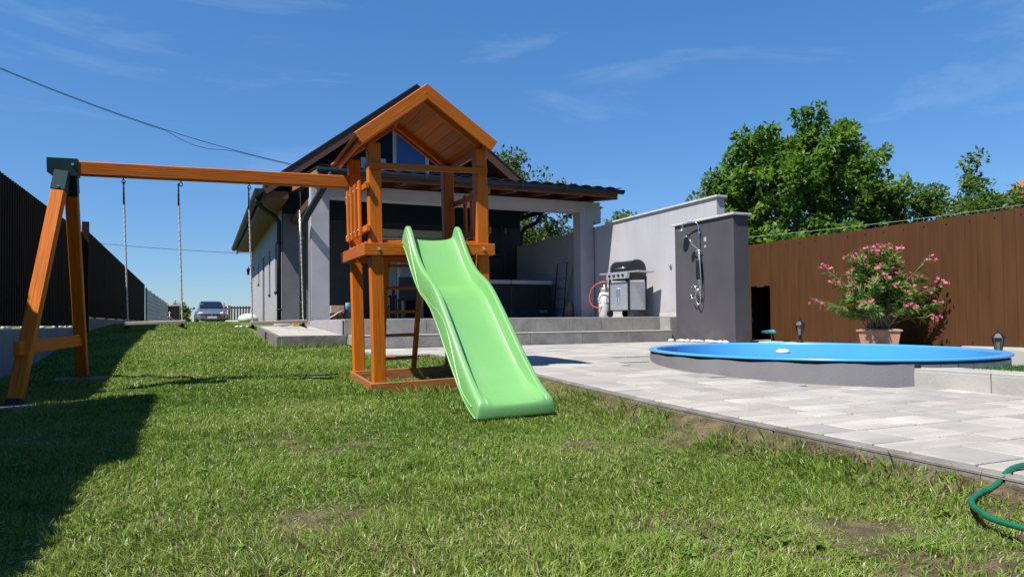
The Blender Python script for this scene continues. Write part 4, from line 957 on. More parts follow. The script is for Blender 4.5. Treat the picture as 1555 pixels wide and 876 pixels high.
def patio_table():
    r = empty('patio_table', (4.55, 15.6, .66), label='dark patio table in the shade behind the ladder', cat='table')
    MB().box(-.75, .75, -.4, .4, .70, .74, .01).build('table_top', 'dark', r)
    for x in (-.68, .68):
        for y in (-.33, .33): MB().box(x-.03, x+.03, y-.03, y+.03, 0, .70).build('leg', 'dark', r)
patio_table()
def patio_chair(x, y, rz, lb):
    r = empty('patio_chair', (x, y, .66), rz=rz, label=lb, cat='chair', group='dark chairs around the patio table')
    MB().box(-.24, .24, -.24, .24, .42, .46, .01).build('seat', 'dark', r); MB().box(-.24, .24, .21, .25, .46, .92, .01).build('backrest', 'dark', r)
    for a in (-.2, .2):
        for b in (-.2, .2): MB().box(a-.02, a+.02, b-.02, b+.02, 0, .42).build('leg', 'dark', r)
patio_chair(4.15, 15.0, rad(170), 'dark patio chair seen between the ladder rungs, left one'); patio_chair(4.95, 15.05, rad(185), 'dark patio chair seen beside the slide, right one')
def bbq():
    r = empty('gas_barbecue', (7.62, 11.66, .66), rz=rad(-81), label='grey gas barbecue with black domed lid standing against the pale wall', cat='barbecue')
    # local: x = right along the front, y = back; front faces -Y local
    W2 = .27
    for x in (-W2, W2):
        for y in (-.22, .22): MB().box(x-.017, x+.017, y-.017, y+.017, .03, .80).build('leg', 'blackmetal', r)
    for s in (-1, 1): 
        d = MB().box(-.25 if s < 0 else .002, -.002 if s < 0 else .25, -.235, -.215, .14, .68, .004).build('door', 'steel', r)
        MB().tube([(s*.035, -.235, .56), (s*.035, -.262, .54), (s*.035, -.262, .30), (s*.035, -.235, .28)], .008, 6).build('handle', 'chrome', d)
    MB().box(W2-.009, W2+.009, -.2, .2, .14, .68).build('side_panel', 'steel', r); MB().box(-W2-.009, -W2+.009, -.2, .2, .14, .68).build('side_panel', 'steel', r)
    MB().box(-W2+.02, W2-.02, -.2, .22, .12, .14).build('shelf', 'blackmetal', r)
    # burner box
    MB().prism([Vector((-W2-.02, -.2, .86)), Vector((-W2-.02, .24, .86)), Vector((-W2-.02, .17, .72)), Vector((-W2-.02, -.14, .72))], (2*W2+.04, 0, 0)).build('fire_box', 'blackmetal', r)
    p = MB().prism([Vector((-W2-.03, -.30, .74)), Vector((-W2-.03, -.235, .74)), Vector((-W2-.03, -.2, .875)), Vector((-W2-.03, -.26, .875))], (2*W2+.06, 0, 0)).build('control_panel', 'steel', r)
    for k in range(4): MB().tube([(-.19+k*.127, -.282, .81), (-.19+k*.127, -.315, .803)], .024, 12).build('knob', 'black', p)
    for s in (-1, 1): MB().box(s*(W2+.03) if s > 0 else -(W2+.28), (W2+.28) if s > 0 else -(W2+.03), -.25, .2, .845, .875, .008).build('side_shelf', 'steel', r)
    # domed lid
    pr = [(-.2, .88)] + [(-.2+.42*(.5-.5*math.cos(a)), .90+.20*math.sin(a)**.75) for a in np.linspace(.25, math.pi-.15, 10)] + [(.23, .88)]
    MB().prism([Vector((-W2-.0, y, z)) for y, z in pr], (2*W2, 0, 0)).build('lid', 'blackmetal', r)
    for s in (-1, 1): MB().prism([Vector((s*(W2+.002), (y-.01)*1.03, .88+(z-.88)*1.04)) for y, z in pr], (s*.018, 0, 0)).build('lid_end', 'steel' if s < 0 else 'blackmetal', r)
    MB().tube([(-.2, -.19, .95), (-.2, -.25, .945), (.2, -.25, .945), (.2, -.19, .95)], .010, 8).build('lid_handle', 'chrome', r)
    for s in (-1,): 
        for y in (-.2, .2): MB().tube([(s*(W2+.05), y, .075), (s*(W2+.02), y, .075)], .075, 18).build('wheel', 'black', r)
    return r
B = bbq()
def gasbottle():
    r = empty('gas_bottle', (7.45, 12.25, .66), label='pale grey gas cylinder beside the barbecue', cat='gas cylinder')
    MB().lathe([(.10, 0), (.12, .03), (.12, .42), (.095, .50), (.045, .54), (.045, .57)], 24).build('cylinder', 'offwhite', r)
    MB().lathe([(.09, .53), (.1, .60), (.09, .60)], 20).build('collar', 'zinc', r)
    MB().tube([(0, 0, .55), (0, 0, .66)], .025, 8).build('valve', 'zinc', r)
    MB().box(-.05, .05, -.126, -.108, .30, .40).box(-.126, -.108, -.05, .05, .30, .40).build('label_sticker', 'white', r)
    MB().box(-.1295, -.1262, -.02, .02, .33, .37).build('label_mark', 'pinkprint', r)
gasbottle()
o = MB().tube(spline([(7.40, 12.0, 1.33), (7.30, 12.05, 1.37), (7.17, 12.2, 1.28), (7.12, 12.28, 1.08), (7.18, 12.28, .90), (7.32, 12.2, .86), (7.42, 12.18, .95), (7.45, 12.22, 1.26)]), .012, 8).build('gas_hose', 'orange', None, True); tag(o, 'orange gas hose looping from barbecue to cylinder', 'hose')
def garden_tools():
    o = MB().tube([(7.96, 15.05, .68), (8.03, 14.62, 1.80)], .016, 8).tube([(8.03, 14.62, 1.80), (8.035, 14.59, 1.92)], .02, 8).build('broom_handle', 'lime', None); tag(o, 'lime green broom handle leaning on the shaded wall', 'broom')
    r = empty('folded_rack', (8.02, 15.1, .68), label='thin dark metal rack leaning on the shaded wall left of the broom', cat='rack')
    MB().tube([(-.12, -.22, 0), (0, -.22, 1.32), (0, .28, 1.32), (-.12, .28, 0)], .012, 6).build('frame', 'blackmetal', r)
    for k in range(4): MB().tube([(-.11+k*.025, -.22, .2+k*.25), (-.11+k*.025, .28, .2+k*.25)], .007, 6).build('bar', 'blackmetal', r)
    o = MB().lathe([(.06, 0), (.12, .08), (.14, .18), (.10, .28), (.05, .33), (.06, .37)], 20).build('clay_jug', 'terracotta', None, mw=Matrix.Translation((7.8, 14.35, .66))); tag(o, 'round terracotta jug on the terrace floor beside the column', 'jug')
garden_tools()
def pile():
    o = MB().box(0, .62, -.2, .2, 0, .13).box(0.02, .60, -.18, .18, .13, .145).build('dark_crate', 'dark', None, mw=Matrix.Translation((2.42, 14.7, .66))); tag(o, 'low dark crate on the terrace beside the left column', 'crate')
    r = empty('cardboard_box', (2.46, 14.65, .806), label='brown cardboard box with pink print on the dark crate', cat='box')
    MB().box(-.06, .2, -.12, .12, 0, .155, .003).build('carton', 'card', r); MB().box(.10, .17, -.1232, -.1205, .07, .12).build('print', 'pinkprint', r)
    o = MB().lathe([(.06, 0), (.06, .2), (.055, .215)], 20).build('paint_can', 'cyan', None, mw=Matrix.Translation((2.76, 14.62, .806))); tag(o, 'teal and white patterned can beside the cardboard box', 'can')
    o = MB().tube([(2.27, 14.2, .68), (2.62, 14.5, .86)], .014, 8).build('wooden_pole', 'offwhite'); tag(o, 'pale wooden pole leaning on the dark crate', 'pole')
    o = MB().tube([(2.33, 14.15, .68), (2.66, 14.45, .86)], .012, 8).build('wooden_pole', 'soffit'); tag(o, 'brown wooden pole leaning on the dark crate', 'pole')
    o = MB().ball((2.49, 14.25, .73), .07, 2, (1, 1, 1), .02).build('wooden_ball', 'wood', None, True); tag(o, 'orange rounded piece below the leaning poles', 'ball')
    o = MB().ball((2.27, 14.6, .93), .055, 2, (.8, 1, 1.3), .08).tube([(2.27, 14.6, .66), (2.27, 14.6, .9)], .015, 6).build('mop', 'white', None, True); tag(o, 'white mop head beside the left column', 'mop')
    r = empty('spirit_level', (1.52, 13.2, .555), rz=rad(8), label='yellow tool lying on the path beside the downpipe', cat='tool')
    MB().box(-.02, .22, -.03, .03, 0, .055, .004).build('body', 'yellow', r); MB().box(.04, .10, -.031, .031, .03, .057).build('vial', 'zinc', r)
    o = MB().ball((0, 0, 0), .05, 2, (3.0, 1, .7), .12).build('white_cloth', 'offwhite', None, True, Matrix.Translation((1.32, 13.2, .59))); tag(o, 'crumpled white cloth on the path beside the yellow tool', 'cloth')
pile()

# ------------------------------------------------------------------ right hand walls
def walls():
    r = empty('boundary_wall', (8.1, 9.6, 0), label='tall pale grey rendered wall with white coping behind the barbecue', cat='wall')
    MB().prism([Vector((.0, 0, 0)), Vector((.17, 0, 0)), Vector((.17, 0, 2.70)), Vector((0, 0, 2.70))], (0, 8.38, 0)).build('wall', 'renderlight', r)
    MB().box(-.035, .205, -.04, 3.62, 2.70, 2.735, .004).build('coping', 'coping', r)
    MB().box(-.012, -.001, 1.0, 7.6, .66, .74).build('skirting', 'coping', r)
    r = empty('shower_wall', (7.45, 8.46, .1), label='free-standing anthracite wall with white coping carrying the outdoor shower', cat='wall')
    MB().box(0, .30, 0, 1.46, 0, 2.10, .008).build('wall', 'anthracite', r); MB().box(-.035, .34, -.04, 1.50, 2.101, 2.135, .006).build('coping', 'coping', r)
    for (y, z, lb) in ((13.25, 1.60, 'small white outlet on the shaded part of the pale wall'), (10.9, 1.62, 'small white outlet on the sunlit pale wall right of the barbecue')):
        o = MB().box(8.07, 8.099, y-.03, y+.03, z-.035, z+.035, .004).lathe([(.018, 0), (.018, .02)], 10, (8.06, y, z)).build('wall_outlet', 'zinc'); tag(o, lb, 'outlet')
walls()
def shower():
    X = 7.45; Y = 9.22
    r = empty('shower', (X, Y, .9), label='chrome rain shower with hand shower and hose on the dark wall', cat='shower')
    L_ = lambda x, y, z: (x, y, z-.9)
    MB().tube([L_(-.05, 0, 1.0), L_(-.05, 0, 2.12), L_(-.06, .02, 2.17), L_(-.08, .06, 2.20), L_(-.10, .20, 2.205), L_(-.12, .30, 2.19), L_(-.12, .335, 2.15), L_(-.12, .335, 2.09)], .011, 10).build('riser_pipe', 'chrome', r)
    MB().lathe([(.02, .02), (.085, .006), (.085, -.006)], 24, L_(-.12, .335, 2.08)).build('shower_head', 'chrome', r)
    MB().box(-.085, -.02, -.045, .045, 1.25-.9, 1.56-.9, .006).build('mixer_plate', 'black', r)
    MB().tube([L_(-.02, .0, 2.02), L_(-.05, 0, 2.02)], .02, 10).build('wall_bracket', 'chrome', r); MB().tube([L_(0, 0, 1.12), L_(-.05, 0, 1.12)], .02, 10).build('wall_bracket', 'chrome', r)
    MB().tube([L_(-.10, -.06, 1.08), L_(-.10, .07, 1.08)], .02, 10).build('valve', 'chrome', r)
    MB().tube([L_(-.06, 0, 1.74), L_(-.13, .06, 1.83), L_(-.17, .11, 1.93)], .011, 8).build('hand_shower', 'chrome', r)
    MB().lathe([(.015, .012), (.05, .006), (.05, -.006)], 18, L_(-.19, .13, 1.955)).build('hand_shower_head', 'chrome', r)
    MB().tube([L_(-.04, -.05, 1.72), L_(-.09, .05, 1.72)], .013, 8).build('slider', 'chrome', r)
    pts = [(-.06, -.02, 1.70), (-.09, -.07, 1.5), (-.09, -.085, 1.25), (-.08, -.07, 1.0), (-.07, -.02, .85), (-.07, .03, .86), (-.08, .06, .95), (-.09, .03, 1.07)]
    pp = []
    for i in range(len(pts)-1):
        p0, p1, p2, p3 = [Vector(pts[max(0, min(len(pts)-1, j))]) for j in (i-1, i, i+1, i+2)]
        for t in np.linspace(0, 1, 6)[:-1]: pp.append(.5*((2*p1)+(-p0+p2)*t+(2*p0-5*p1+4*p2-p3)*t*t+(-p0+3*p1-3*p2+p3)*t**3))
    MB().tube([L_(*p) for p in pp], .009, 8).build('shower_hose', 'zinc', r)
    MB().tube([L_(-.1, .09+.07*math.cos(a), 1.05+.11*math.sin(a)) for a in np.linspace(.6, 6.0, 18)], .007, 6).build('shower_hose', 'zinc', r)
    MB().box(-.004, -.0005, -.13, -.07, 1.86-.9, 1.93-.9).box(-.004, -.0005, -.12, -.08, 1.76-.9, 1.80-.9).build('plaster_patch', 'render', r)
shower()
pebbles([(7.38+random.uniform(-.08, .04), 8.5+i*.062+random.uniform(-.03, .03), pav(9)+.02) for i in range(24)], 'white pebble in the row at the foot of the shower wall', 'white pebbles at the shower wall', .038)

def rfence():
    X = 9.0
    r = empty('board_fence', (X, 11.6, .18), label='tall brown board fence on the right behind the pool', cat='fence')
    y = 11.5; k = 0
    ztop = lambda q: 1.925-.006*(9.8-q)-.18; zbot = lambda q: interp(q, [5.2, 9.8], [.05, .0])
    pb = X; 
    while y > 3.2:
        wd = .155; yy = y-wd/2; z0 = zbot(yy); z1 = ztop(yy)
        hole = 9.29 < yy < 9.82
        if hole: z0 = .99+random.uniform(-.02, .02)
        bm = MB(); t = .012
        prof = [(wd/2+.002, 0), (wd/2-.007, -t*.6), (-wd/2+.011, -t*.6), (-wd/2+.003, 0), (-wd/2-.002, .001), (-wd/2-.002, .006), (wd/2+.002, .006)]
        lo = [bm.bm.verts.new((x, q, z0)) for q, x in prof]; hi = [bm.bm.verts.new((x, q, z1-.0013*q)) for q, x in prof]
        n = len(prof); bm.bm.faces.new(lo); bm.bm.faces.new(hi[::-1])
        for i in range(n): bm.bm.faces.new((lo[i], lo[(i+1) % n], hi[(i+1) % n], hi[i]))
        o = bm.build('fence_board', 'fence', r, mw=Matrix.Translation((random.uniform(-.002, .002), yy-11.6, 0)))
        if k % 2 == 0:
            for zz in ((z1-.075,) if hole else (z1-.075, z0+.05)):
                MB().tube([(-t-.001, 0, zz), (-t-.005, 0, zz)], .009, 8).build('screw', 'black', o)
        y -= wd; k += 1
    for zz in (.35, 1.5): MB().box(.008, .05, -8.3, -.1, zz, zz+.07).build('rail', 'fenceshaded', r) if zz > 1 else (MB().box(.008, .05, -8.3, -2.32, zz, zz+.07).build('rail', 'fenceshaded', r), MB().box(.008, .05, -1.8, -.1, zz, zz+.07).build('rail', 'fenceshaded', r))
    # dark kennel behind the opening
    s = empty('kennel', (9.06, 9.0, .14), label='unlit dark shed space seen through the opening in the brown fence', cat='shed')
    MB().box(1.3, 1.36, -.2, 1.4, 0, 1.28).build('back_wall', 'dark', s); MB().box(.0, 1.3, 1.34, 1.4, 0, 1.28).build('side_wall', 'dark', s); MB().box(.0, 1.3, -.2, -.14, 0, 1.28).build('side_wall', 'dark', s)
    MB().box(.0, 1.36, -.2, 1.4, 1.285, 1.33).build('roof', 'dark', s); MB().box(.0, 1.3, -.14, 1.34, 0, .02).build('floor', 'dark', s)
    w_ = MB().box(8.93, 9.12, 3.0, 5.95, -.1, .225).build('garden_wall', 'coping'); tag(w_, 'low white plinth wall under the right end of the brown fence', 'wall')
rfence()

# ------------------------------------------------------------------ pool
def pool():
    N = 96; RZ = .32
    r = empty('pool', (PC.x, PC.y, .1), label='oval above-ground pool with bright blue liner and rim', cat='pool')
    o_ = Vector((PC.x, PC.y, .1))
    def ring(bm, k, z): return [bm.verts.new(Vector((*ell(2*math.pi*i/N, k), z))-o_) for i in range(N)]
    def loft(prof, name, m):
        bm = bmesh.new(); R_ = [ring(bm, k, z) for k, z in prof]
        for a, b in zip(R_, R_[1:]):
            for i in range(N): bm.faces.new((a[i], a[(i+1) % N], b[(i+1) % N], b[i])).smooth = True
        mb = MB(); mb.bm.free(); mb.bm = bm; return mb
    loft([(-.012, .300), (.006, .301), (.011, .308), (.007, .316), (0, RZ), (-.05, RZ+.001), (-.068, RZ-.004), (-.074, RZ-.02), (-.08, -.5)], 'rim', 'pool').build('liner', 'pool', r)
    mb = loft([(-.08, -.5), (-1.2, -.5)], 'floor', 'pool'); mb.build('pool_floor', 'pool', r)
    # water, low in the pool
    bm = bmesh.new(); bm.faces.new(ring(bm, -.082, .165)); mb = MB(); mb.bm.free(); mb.bm = bm; wtr = mb.build('water', 'poolwater', r)
    # rendered and tiled shell below the rim
    bm = bmesh.new(); bm2 = bmesh.new(); 
    a = ring(bm, -.03, -.02); b = ring(bm, -.03, .285)
    for i in range(N): bm.faces.new((a[i], a[(i+1) % N], b[(i+1) % N], b[i])).smooth = True
    mb = MB(); mb.bm.free(); mb.bm = bm; mb.build('shell', 'anthraciteblock', r)
    # upright shell tiles round the near right side
    for i in range(64):
        t = 2*math.pi*i/64; p = ell(t, -.018); d = (ell(t+.02, 0)-ell(t-.02, 0)).normalized()
        if p.x < 4.4 or p.y > 5.4: continue
        q = ell(t+2*math.pi/64, -.018); a3 = Vector((*p, .20))-o_; b3 = Vector((*q, .20))-o_
        beam('shell_tile', a3+(b3-a3)*.01, b3-(b3-a3)*.01, .02, .16, 'concretelight', r, bev=.002)
    MB().lathe([(.075, 0), (.07, .03), (.04, .045), (.012, .047)], 20, (.62, .92, .125)).build('skimmer_float', 'white', r)
M['poolwater'] = mat('pool_water', (.05, .33, .66), rough=.03, spec=.6, bump=.5, bscale=5)
M['anthraciteblock'] = mat('grey_pool_render', (.20, .195, .21), (.24, .235, .25), rough=.9, scale=2.2, bump=.2, bscale=110, extra=stains_and_sheen((.15, .145, .15), 4, .5, .8, .4))
pool()
def poolwalls():
    # rendered straight wall in front of the pool, slightly uneven dark top edge
    r = empty('pool_surround', (4.2, 3.3, 0), label='grey rendered low wall along the near side of the pool', cat='wall')
    pts = []
    bm = bmesh.new(); bot = []; top = []
    path = [(4.30, 3.32), (4.16, 3.55), (4.08, 3.85), (4.05, 4.2), (4.07, 4.55), (4.13, 4.95), (4.22, 5.35), (4.36, 5.75), (4.55, 6.1)]
    path = []
    for t in np.linspace(0, 1, 40):
        an = rad(123)+t*rad(-0)
    for i in range(0, 41):
        tt = rad(38)+i/40*rad(140); p = ell(tt, -.012); path.append((p.x, p.y))
    n = len(path)
    for i, (x, y) in enumerate(path):
        zt = .283+.006*math.sin(i*1.3); a = bm.verts.new((x-4.2, y-3.3, pav(y)-.05)); b = bm.verts.new((x-4.2, y-3.3, zt)); bot.append(a); top.append(b)
    for i in range(n-1): bm.faces.new((bot[i], bot[i+1], top[i+1], top[i]))
    mb = MB(); mb.bm.free(); mb.bm = bm; o = mb.build('rendered_face', 'anthraciteblock', r); s = o.modifiers.new('t', 'SOLIDIFY'); s.thickness = .02; s.offset = 0
    # raised block platform with artificial grass
    q = empty('raised_planter', (4.42, 2.0, 0), label='pale tiled raised platform edge right of the pool', cat='platform')
    MB().prism([Vector((0, -1.0, 0)), Vector((.0, 1.36, 0)), Vector((2.6, 1.15, 0)), Vector((2.6, -1.0, 0))], (0, 0, .235)).build('platform_core', 'concretelight', q)
    y = 1.37
    for L_ in (.62, .62, .62, .62):
        beam('facing_tile', (-.017, y-L_+.003, .115), (-.017, y-.003, .115), .03, .25, 'concretelight', q, bev=.003)
        beam('cap_tile', (.12, y-L_+.003, .247), (.12, y-.003, .247), .30, .02, 'concretelight', q, bev=.003); y -= L_
    beam('facing_tile', (.0, 1.375, .115), (.35, 1.35, .115), .03, .25, 'concretelight', q)
    # artificial grass mat
    b = MB(); b.prism([Vector((4.60, 1.7, .238)), Vector((4.62, 3.02, .238)), Vector((5.2, 3.10, .238)), Vector((6.6, 3.0, .238)), Vector((6.6, 1.7, .238))], (0, 0, .012)); m_ = b.build('artificial_grass_mat', 'astro')
    tag(m_, 'bright green artificial grass mat on the raised platform', 'grass mat')
    n = 14000; x = RNG.uniform(4.6, 6.4, n); y = RNG.uniform(1.75, 3.06, n); V = np.empty((n, 3, 3)); a = RNG.uniform(0, 6.28, n); w_ = .0025; h_ = RNG.uniform(.012, .026, n)
    V[:, 0] = np.c_[x-np.cos(a)*w_, y-np.sin(a)*w_, np.full(n, .25)]; V[:, 1] = np.c_[x+np.cos(a)*w_, y+np.sin(a)*w_, np.full(n, .25)]; V[:, 2] = np.c_[x+RNG.normal(0, .008, n), y+RNG.normal(0, .008, n), .25+h_]
    o = npmesh('pile', V.reshape(-1, 3), np.arange(3*n).reshape(-1, 3), np.repeat(RNG.random(n), 3), 'astro', m_); o['kind'] = 'stuff'
poolwalls()
o = empty('pool_brush', (7.9, 8.4, .395), label='pool pole with turquoise handle sticking out from the fence opening', cat='pool pole')
MB().tube([(1.2, 1.0, .02), (.06, .02, .0)], .013, 8).build('pole', 'zinc', o); MB().tube([(.06, .02, 0), (-.06, -.32, .015), (-.08, -.37, .012)], [.022, .026, .02], 10).build('handle', 'turquoise', o)
o = MB().box(-.16, .16, -.1, .1, 0, .05, .012).build('stone_block', 'coping', None, mw=Matrix.Translation((7.72, 8.0, .215))); tag(o, 'flat pale stone at the pool edge beside the shower wall', 'stone')

def lantern(c, s, label):
    r = empty('garden_lantern', c, label=label, cat='lantern', group='black lanterns by the pool'); k = s
    MB().lathe([(.10*k, 0), (.08*k, .03*k), (.035*k, .08*k), (.03*k, .15*k), (.07*k, .19*k)], 8, smooth=False).build('base', 'blackmetal', r)
    MB().lathe([(.055*k, .19*k), (.085*k, .40*k)], 6, smooth=False).build('lamp_glass', 'lanternglass', r)
    for i in range(6):
        a = i*math.pi/3; MB().tube([(.058*k*math.cos(a), .058*k*math.sin(a), .19*k), (.088*k*math.cos(a), .088*k*math.sin(a), .40*k)], .006*k, 5).build('bar', 'blackmetal', r)
    MB().lathe([(.125*k, .40*k), (.12*k, .415*k), (.06*k, .48*k), (.02*k, .50*k), (.012*k, .55*k), (.002*k, .60*k)], 6, smooth=False).build('cap', 'blackmetal', r)
M['lanternglass'] = mat('smoky_glass', (.16, .155, .14), rough=.25, spec=.7)
lantern((8.5, 8.2, .205), .72, 'black garden lantern between the fence opening and the oleander')
lantern((6.78, 4.17, .19), .52, 'black garden lantern at the far right end of the pool')

# ------------------------------------------------------------------ oleander
def oleander():
    c = Vector((8.35, 6.68, .20))
    pot = empty('flower_pot', c[:], rz=rad(38), label='rectangular terracotta planter holding the oleander', cat='planter')
    mb = MB(); bm = mb.bm
    A = [bm.verts.new((x*.14, y*.215, 0)) for x, y in ((-1, -1), (1, -1), (1, 1), (-1, 1))]; B_ = [bm.verts.new((x*.165, y*.25, .215)) for x, y in ((-1, -1), (1, -1), (1, 1), (-1, 1))]
    bm.faces.new(A); bm.faces.new(B_)
    for i in range(4): bm.faces.new((A[i], A[(i+1) % 4], B_[(i+1) % 4], B_[i]))
    mb.build('body', 'terracotta', pot); MB().box(-.185, .185, -.275, .275, .215, .24, .006).build('rim', 'terracotta', pot)
    MB().box(-.15, .15, -.235, .235, .241, .25).build('soil', 'joint', pot)
    r = empty('oleander', (c.x, c.y, .44), rz=rad(38), label='bushy oleander with pink flowers in the terracotta planter', cat='shrub')
    rr = random.Random(4)
    tips = []
    # target tips: local (dx, dy, z); in the photograph left = +Y, right = -Y
    for k in range(105):
        a = rr.uniform(0, 6.283); e = rr.uniform(.0, 1.0); el = rad(8+78*e**.8)
        R_ = rr.uniform(.62, 1.02); tx = math.cos(el)*math.cos(a)*R_*.60; ty = math.cos(el)*math.sin(a)*R_*.74; tz = math.sin(el)*R_*1.10
        tips.append(Vector((tx, ty, max(.10, tz))))
    tips += [Vector((-.1, .80, .40)), Vector((-.1, .72, .34)), Vector((0, -.74, .60)), Vector((.1, -.70, .34)), Vector((0, -.66, .14)), Vector((.05, -.60, .92)), Vector((0, .66, .86)), Vector((0, -.05, 1.12)), Vector((0, .12, 1.08)), Vector((0, -.25, 1.05))]
    mb = MB(); V = []; T = []; tint = []; fl = []
    for ti, tp in enumerate(tips):
        p0 = Vector((rr.uniform(-.05, .05), rr.uniform(-.13, .13), 0)); p1 = p0.lerp(tp, .45)+Vector((0, 0, .10+.08*rr.random())); pts = []
        for i in range(8):
            t = i/7; pts.append((1-t)**2*p0+2*(1-t)*t*p1+t*t*tp+Vector((rr.uniform(-1, 1), rr.uniform(-1, 1), 0))*.008)
        mb.tube(pts, [.008-.005*i/7 for i in range(8)], 5)
        nl = 58 if ti < 105 else 24
        for j in range(nl):
            t = .40+.62*(j/nl)**.75; t = min(t, .999); i = min(6, int(t*7)); f = t*7-i; p = pts[i].lerp(pts[i+1], f); d = (pts[i+1]-pts[i]).normalized()
            sd_ = d.orthogonal(); sd_.rotate(Matrix.Rotation(rr.uniform(0, 6.28), 3, d)); ln = rr.uniform(.09, .15)
            ax_ = (d*rr.uniform(.5, 1.1)+sd_*rr.uniform(.5, 1.0)).normalized(); sw = ax_.cross(d)
            sw = (sw.normalized() if sw.length > .01 else d.orthogonal())*.0125
            q = p+ax_*ln+Vector((0, 0, -.012)); m_ = p+ax_*ln*.5+Vector((0, 0, .004)); b0 = len(V)
            V += [p, m_+sw, q, m_-sw]; T += [(b0, b0+1, b0+2), (b0, b0+2, b0+3)]; tt = rr.random()*.9; tint += [tt]*4
        if ti < 105 and rr.random() < .58 or ti >= 105: fl.append(tp)
    mb.build('stems', 'stem', r)
    o = npmesh('foliage', [list(p) for p in V], T, tint, 'oleander', r); o['kind'] = 'stuff'
    for f in fl:
        V = []; T = []; tint = []; nf = rr.randint(7, 14)
        for k in range(nf):
            cc = f+Vector((rr.gauss(0, .040), rr.gauss(0, .045), rr.gauss(.018, .024))); nrm = Vector((rr.gauss(-.5, .5), rr.gauss(-.4, .5), rr.gauss(.6, .4))).normalized(); a1 = nrm.orthogonal().normalized(); a2 = nrm.cross(a1)
            b0 = len(V); V.append(cc-nrm*.006); tint.append(0); 
            for q in range(10):
                an = q*math.pi/5; R_ = .026 if q % 2 == 0 else .015; V.append(cc+(a1*math.cos(an)+a2*math.sin(an))*R_+nrm*(.004 if q % 2 == 0 else 0)); tint.append(rr.uniform(.4, 1) if q % 2 == 0 else .3)
            T += [(b0, b0+1+q, b0+1+(q+1) % 10) for q in range(10)]
        npmesh('flower_cluster', [list(p) for p in V], T, tint, 'petal', r)
oleander()

# ------------------------------------------------------------------ trees
def tree(name, base, lobes, ncl, per, leaf, spread, m, label, cat='tree', trunk_r=.16, trunk_top=None, seed=1, fork=.35, fruit=0):
    rg = np.random.default_rng(seed); base = Vector(base)
    r = empty(name, base[:], label=label, cat=cat)
    C = []
    wts = np.array([a[3]*a[4]*a[5] for a in lobes]); wts = wts/wts.sum()
    while len(C) < ncl:
        l = lobes[rg.choice(len(lobes), p=wts)]; d = rg.normal(size=3); d /= np.linalg.norm(d); R_ = rg.random()**.42
        p = np.array(l[:3])+d*R_*np.array(l[3:6]); p[2] += 0
        C.append(p)
    C = np.array(C); tt = Vector(trunk_top) if trunk_top else Vector((0, 0, C[:, 2].min()*.8))
    # limbs: clusters join the nearest node towards the trunk
    order = np.argsort(np.linalg.norm(C-np.array(tt), axis=1)); nodes = [np.array([0, 0, 0.]), np.array(tt)]; par = [-1, 0]; 
    for i in order:
        A = np.array(nodes[1:]); d = np.linalg.norm(A-C[i], axis=1)+.25*np.linalg.norm(A-np.array(tt), axis=1); j = int(np.argmin(d))+1
        mid = (nodes[j]+C[i])/2+rg.normal(0, .06, 3)*np.linalg.norm(nodes[j]-C[i]); nodes.append(mid); par.append(j); nodes.append(C[i]); par.append(len(nodes)-2)
    wt = np.zeros(len(nodes)); 
    for k in range(len(nodes)-1, 0, -1): wt[k] += 1; wt[par[k]] += wt[k]
    mb = MB(); mx_ = wt[1]
    for k in range(2, len(nodes)):
        r0 = trunk_r*.8*(wt[par[k]]/mx_)**.5; r1 = trunk_r*.8*(wt[k]/mx_)**.5; mb.tube([nodes[par[k]], nodes[k]], [max(.008, min(r0, r1*1.5)), max(.006, r1)], 5, False)
    tr = MB().tube([(0, 0, -.2), (0, 0, .3), Vector(tt)*.6+Vector((.05, .03, 0)), tt], [trunk_r*1.4, trunk_r*1.1, trunk_r, trunk_r*.85], 12).build('trunk', 'bark', r)
    mb.build('limbs', 'bark', r)
    n = ncl*per; cen = np.repeat(C, per, axis=0); g_ = rg.normal(size=(n, 3)); g_ /= np.linalg.norm(g_, axis=1)[:, None]
    pos = cen+g_*(rg.random((n, 1))**.5)*spread*np.array([1, 1, .75])
    ax_ = rg.normal(size=(n, 3))+g_*1.0+np.array([0, 0, -.25]); ax_ /= np.linalg.norm(ax_, axis=1)[:, None]
    up_ = rg.normal(size=(n, 3))*.7+np.array([0, 0, 1.]); sd_ = np.cross(ax_, up_); sd_ /= np.linalg.norm(sd_, axis=1)[:, None]; nr = np.cross(sd_, ax_)
    L_ = leaf*rg.uniform(.65, 1.25, (n, 1)); Wd = L_*.27
    V = np.empty((n, 4, 3)); V[:, 0] = pos; V[:, 1] = pos+ax_*L_*.5+sd_*Wd+nr*L_*.07; V[:, 2] = pos+ax_*L_; V[:, 3] = pos+ax_*L_*.5-sd_*Wd+nr*L_*.07
    i = np.arange(n)[:, None]*4; T = np.concatenate([i+[0, 1, 2], i+[0, 2, 3]])
    ti = np.clip(np.repeat(rg.random(ncl), per)*.5+rg.random(n)*.6, 0, 1)
    o = npmesh('crown', V.reshape(-1, 3), T, np.repeat(ti, 4), m, r); o['kind'] = 'stuff'
    if fruit:
        for k in range(fruit):
            p = C[rg.integers(len(C))]+rg.normal(0, .12, 3); MB().ball(p, .05, 1).build('fruit', 'redfruit', r)
    return r
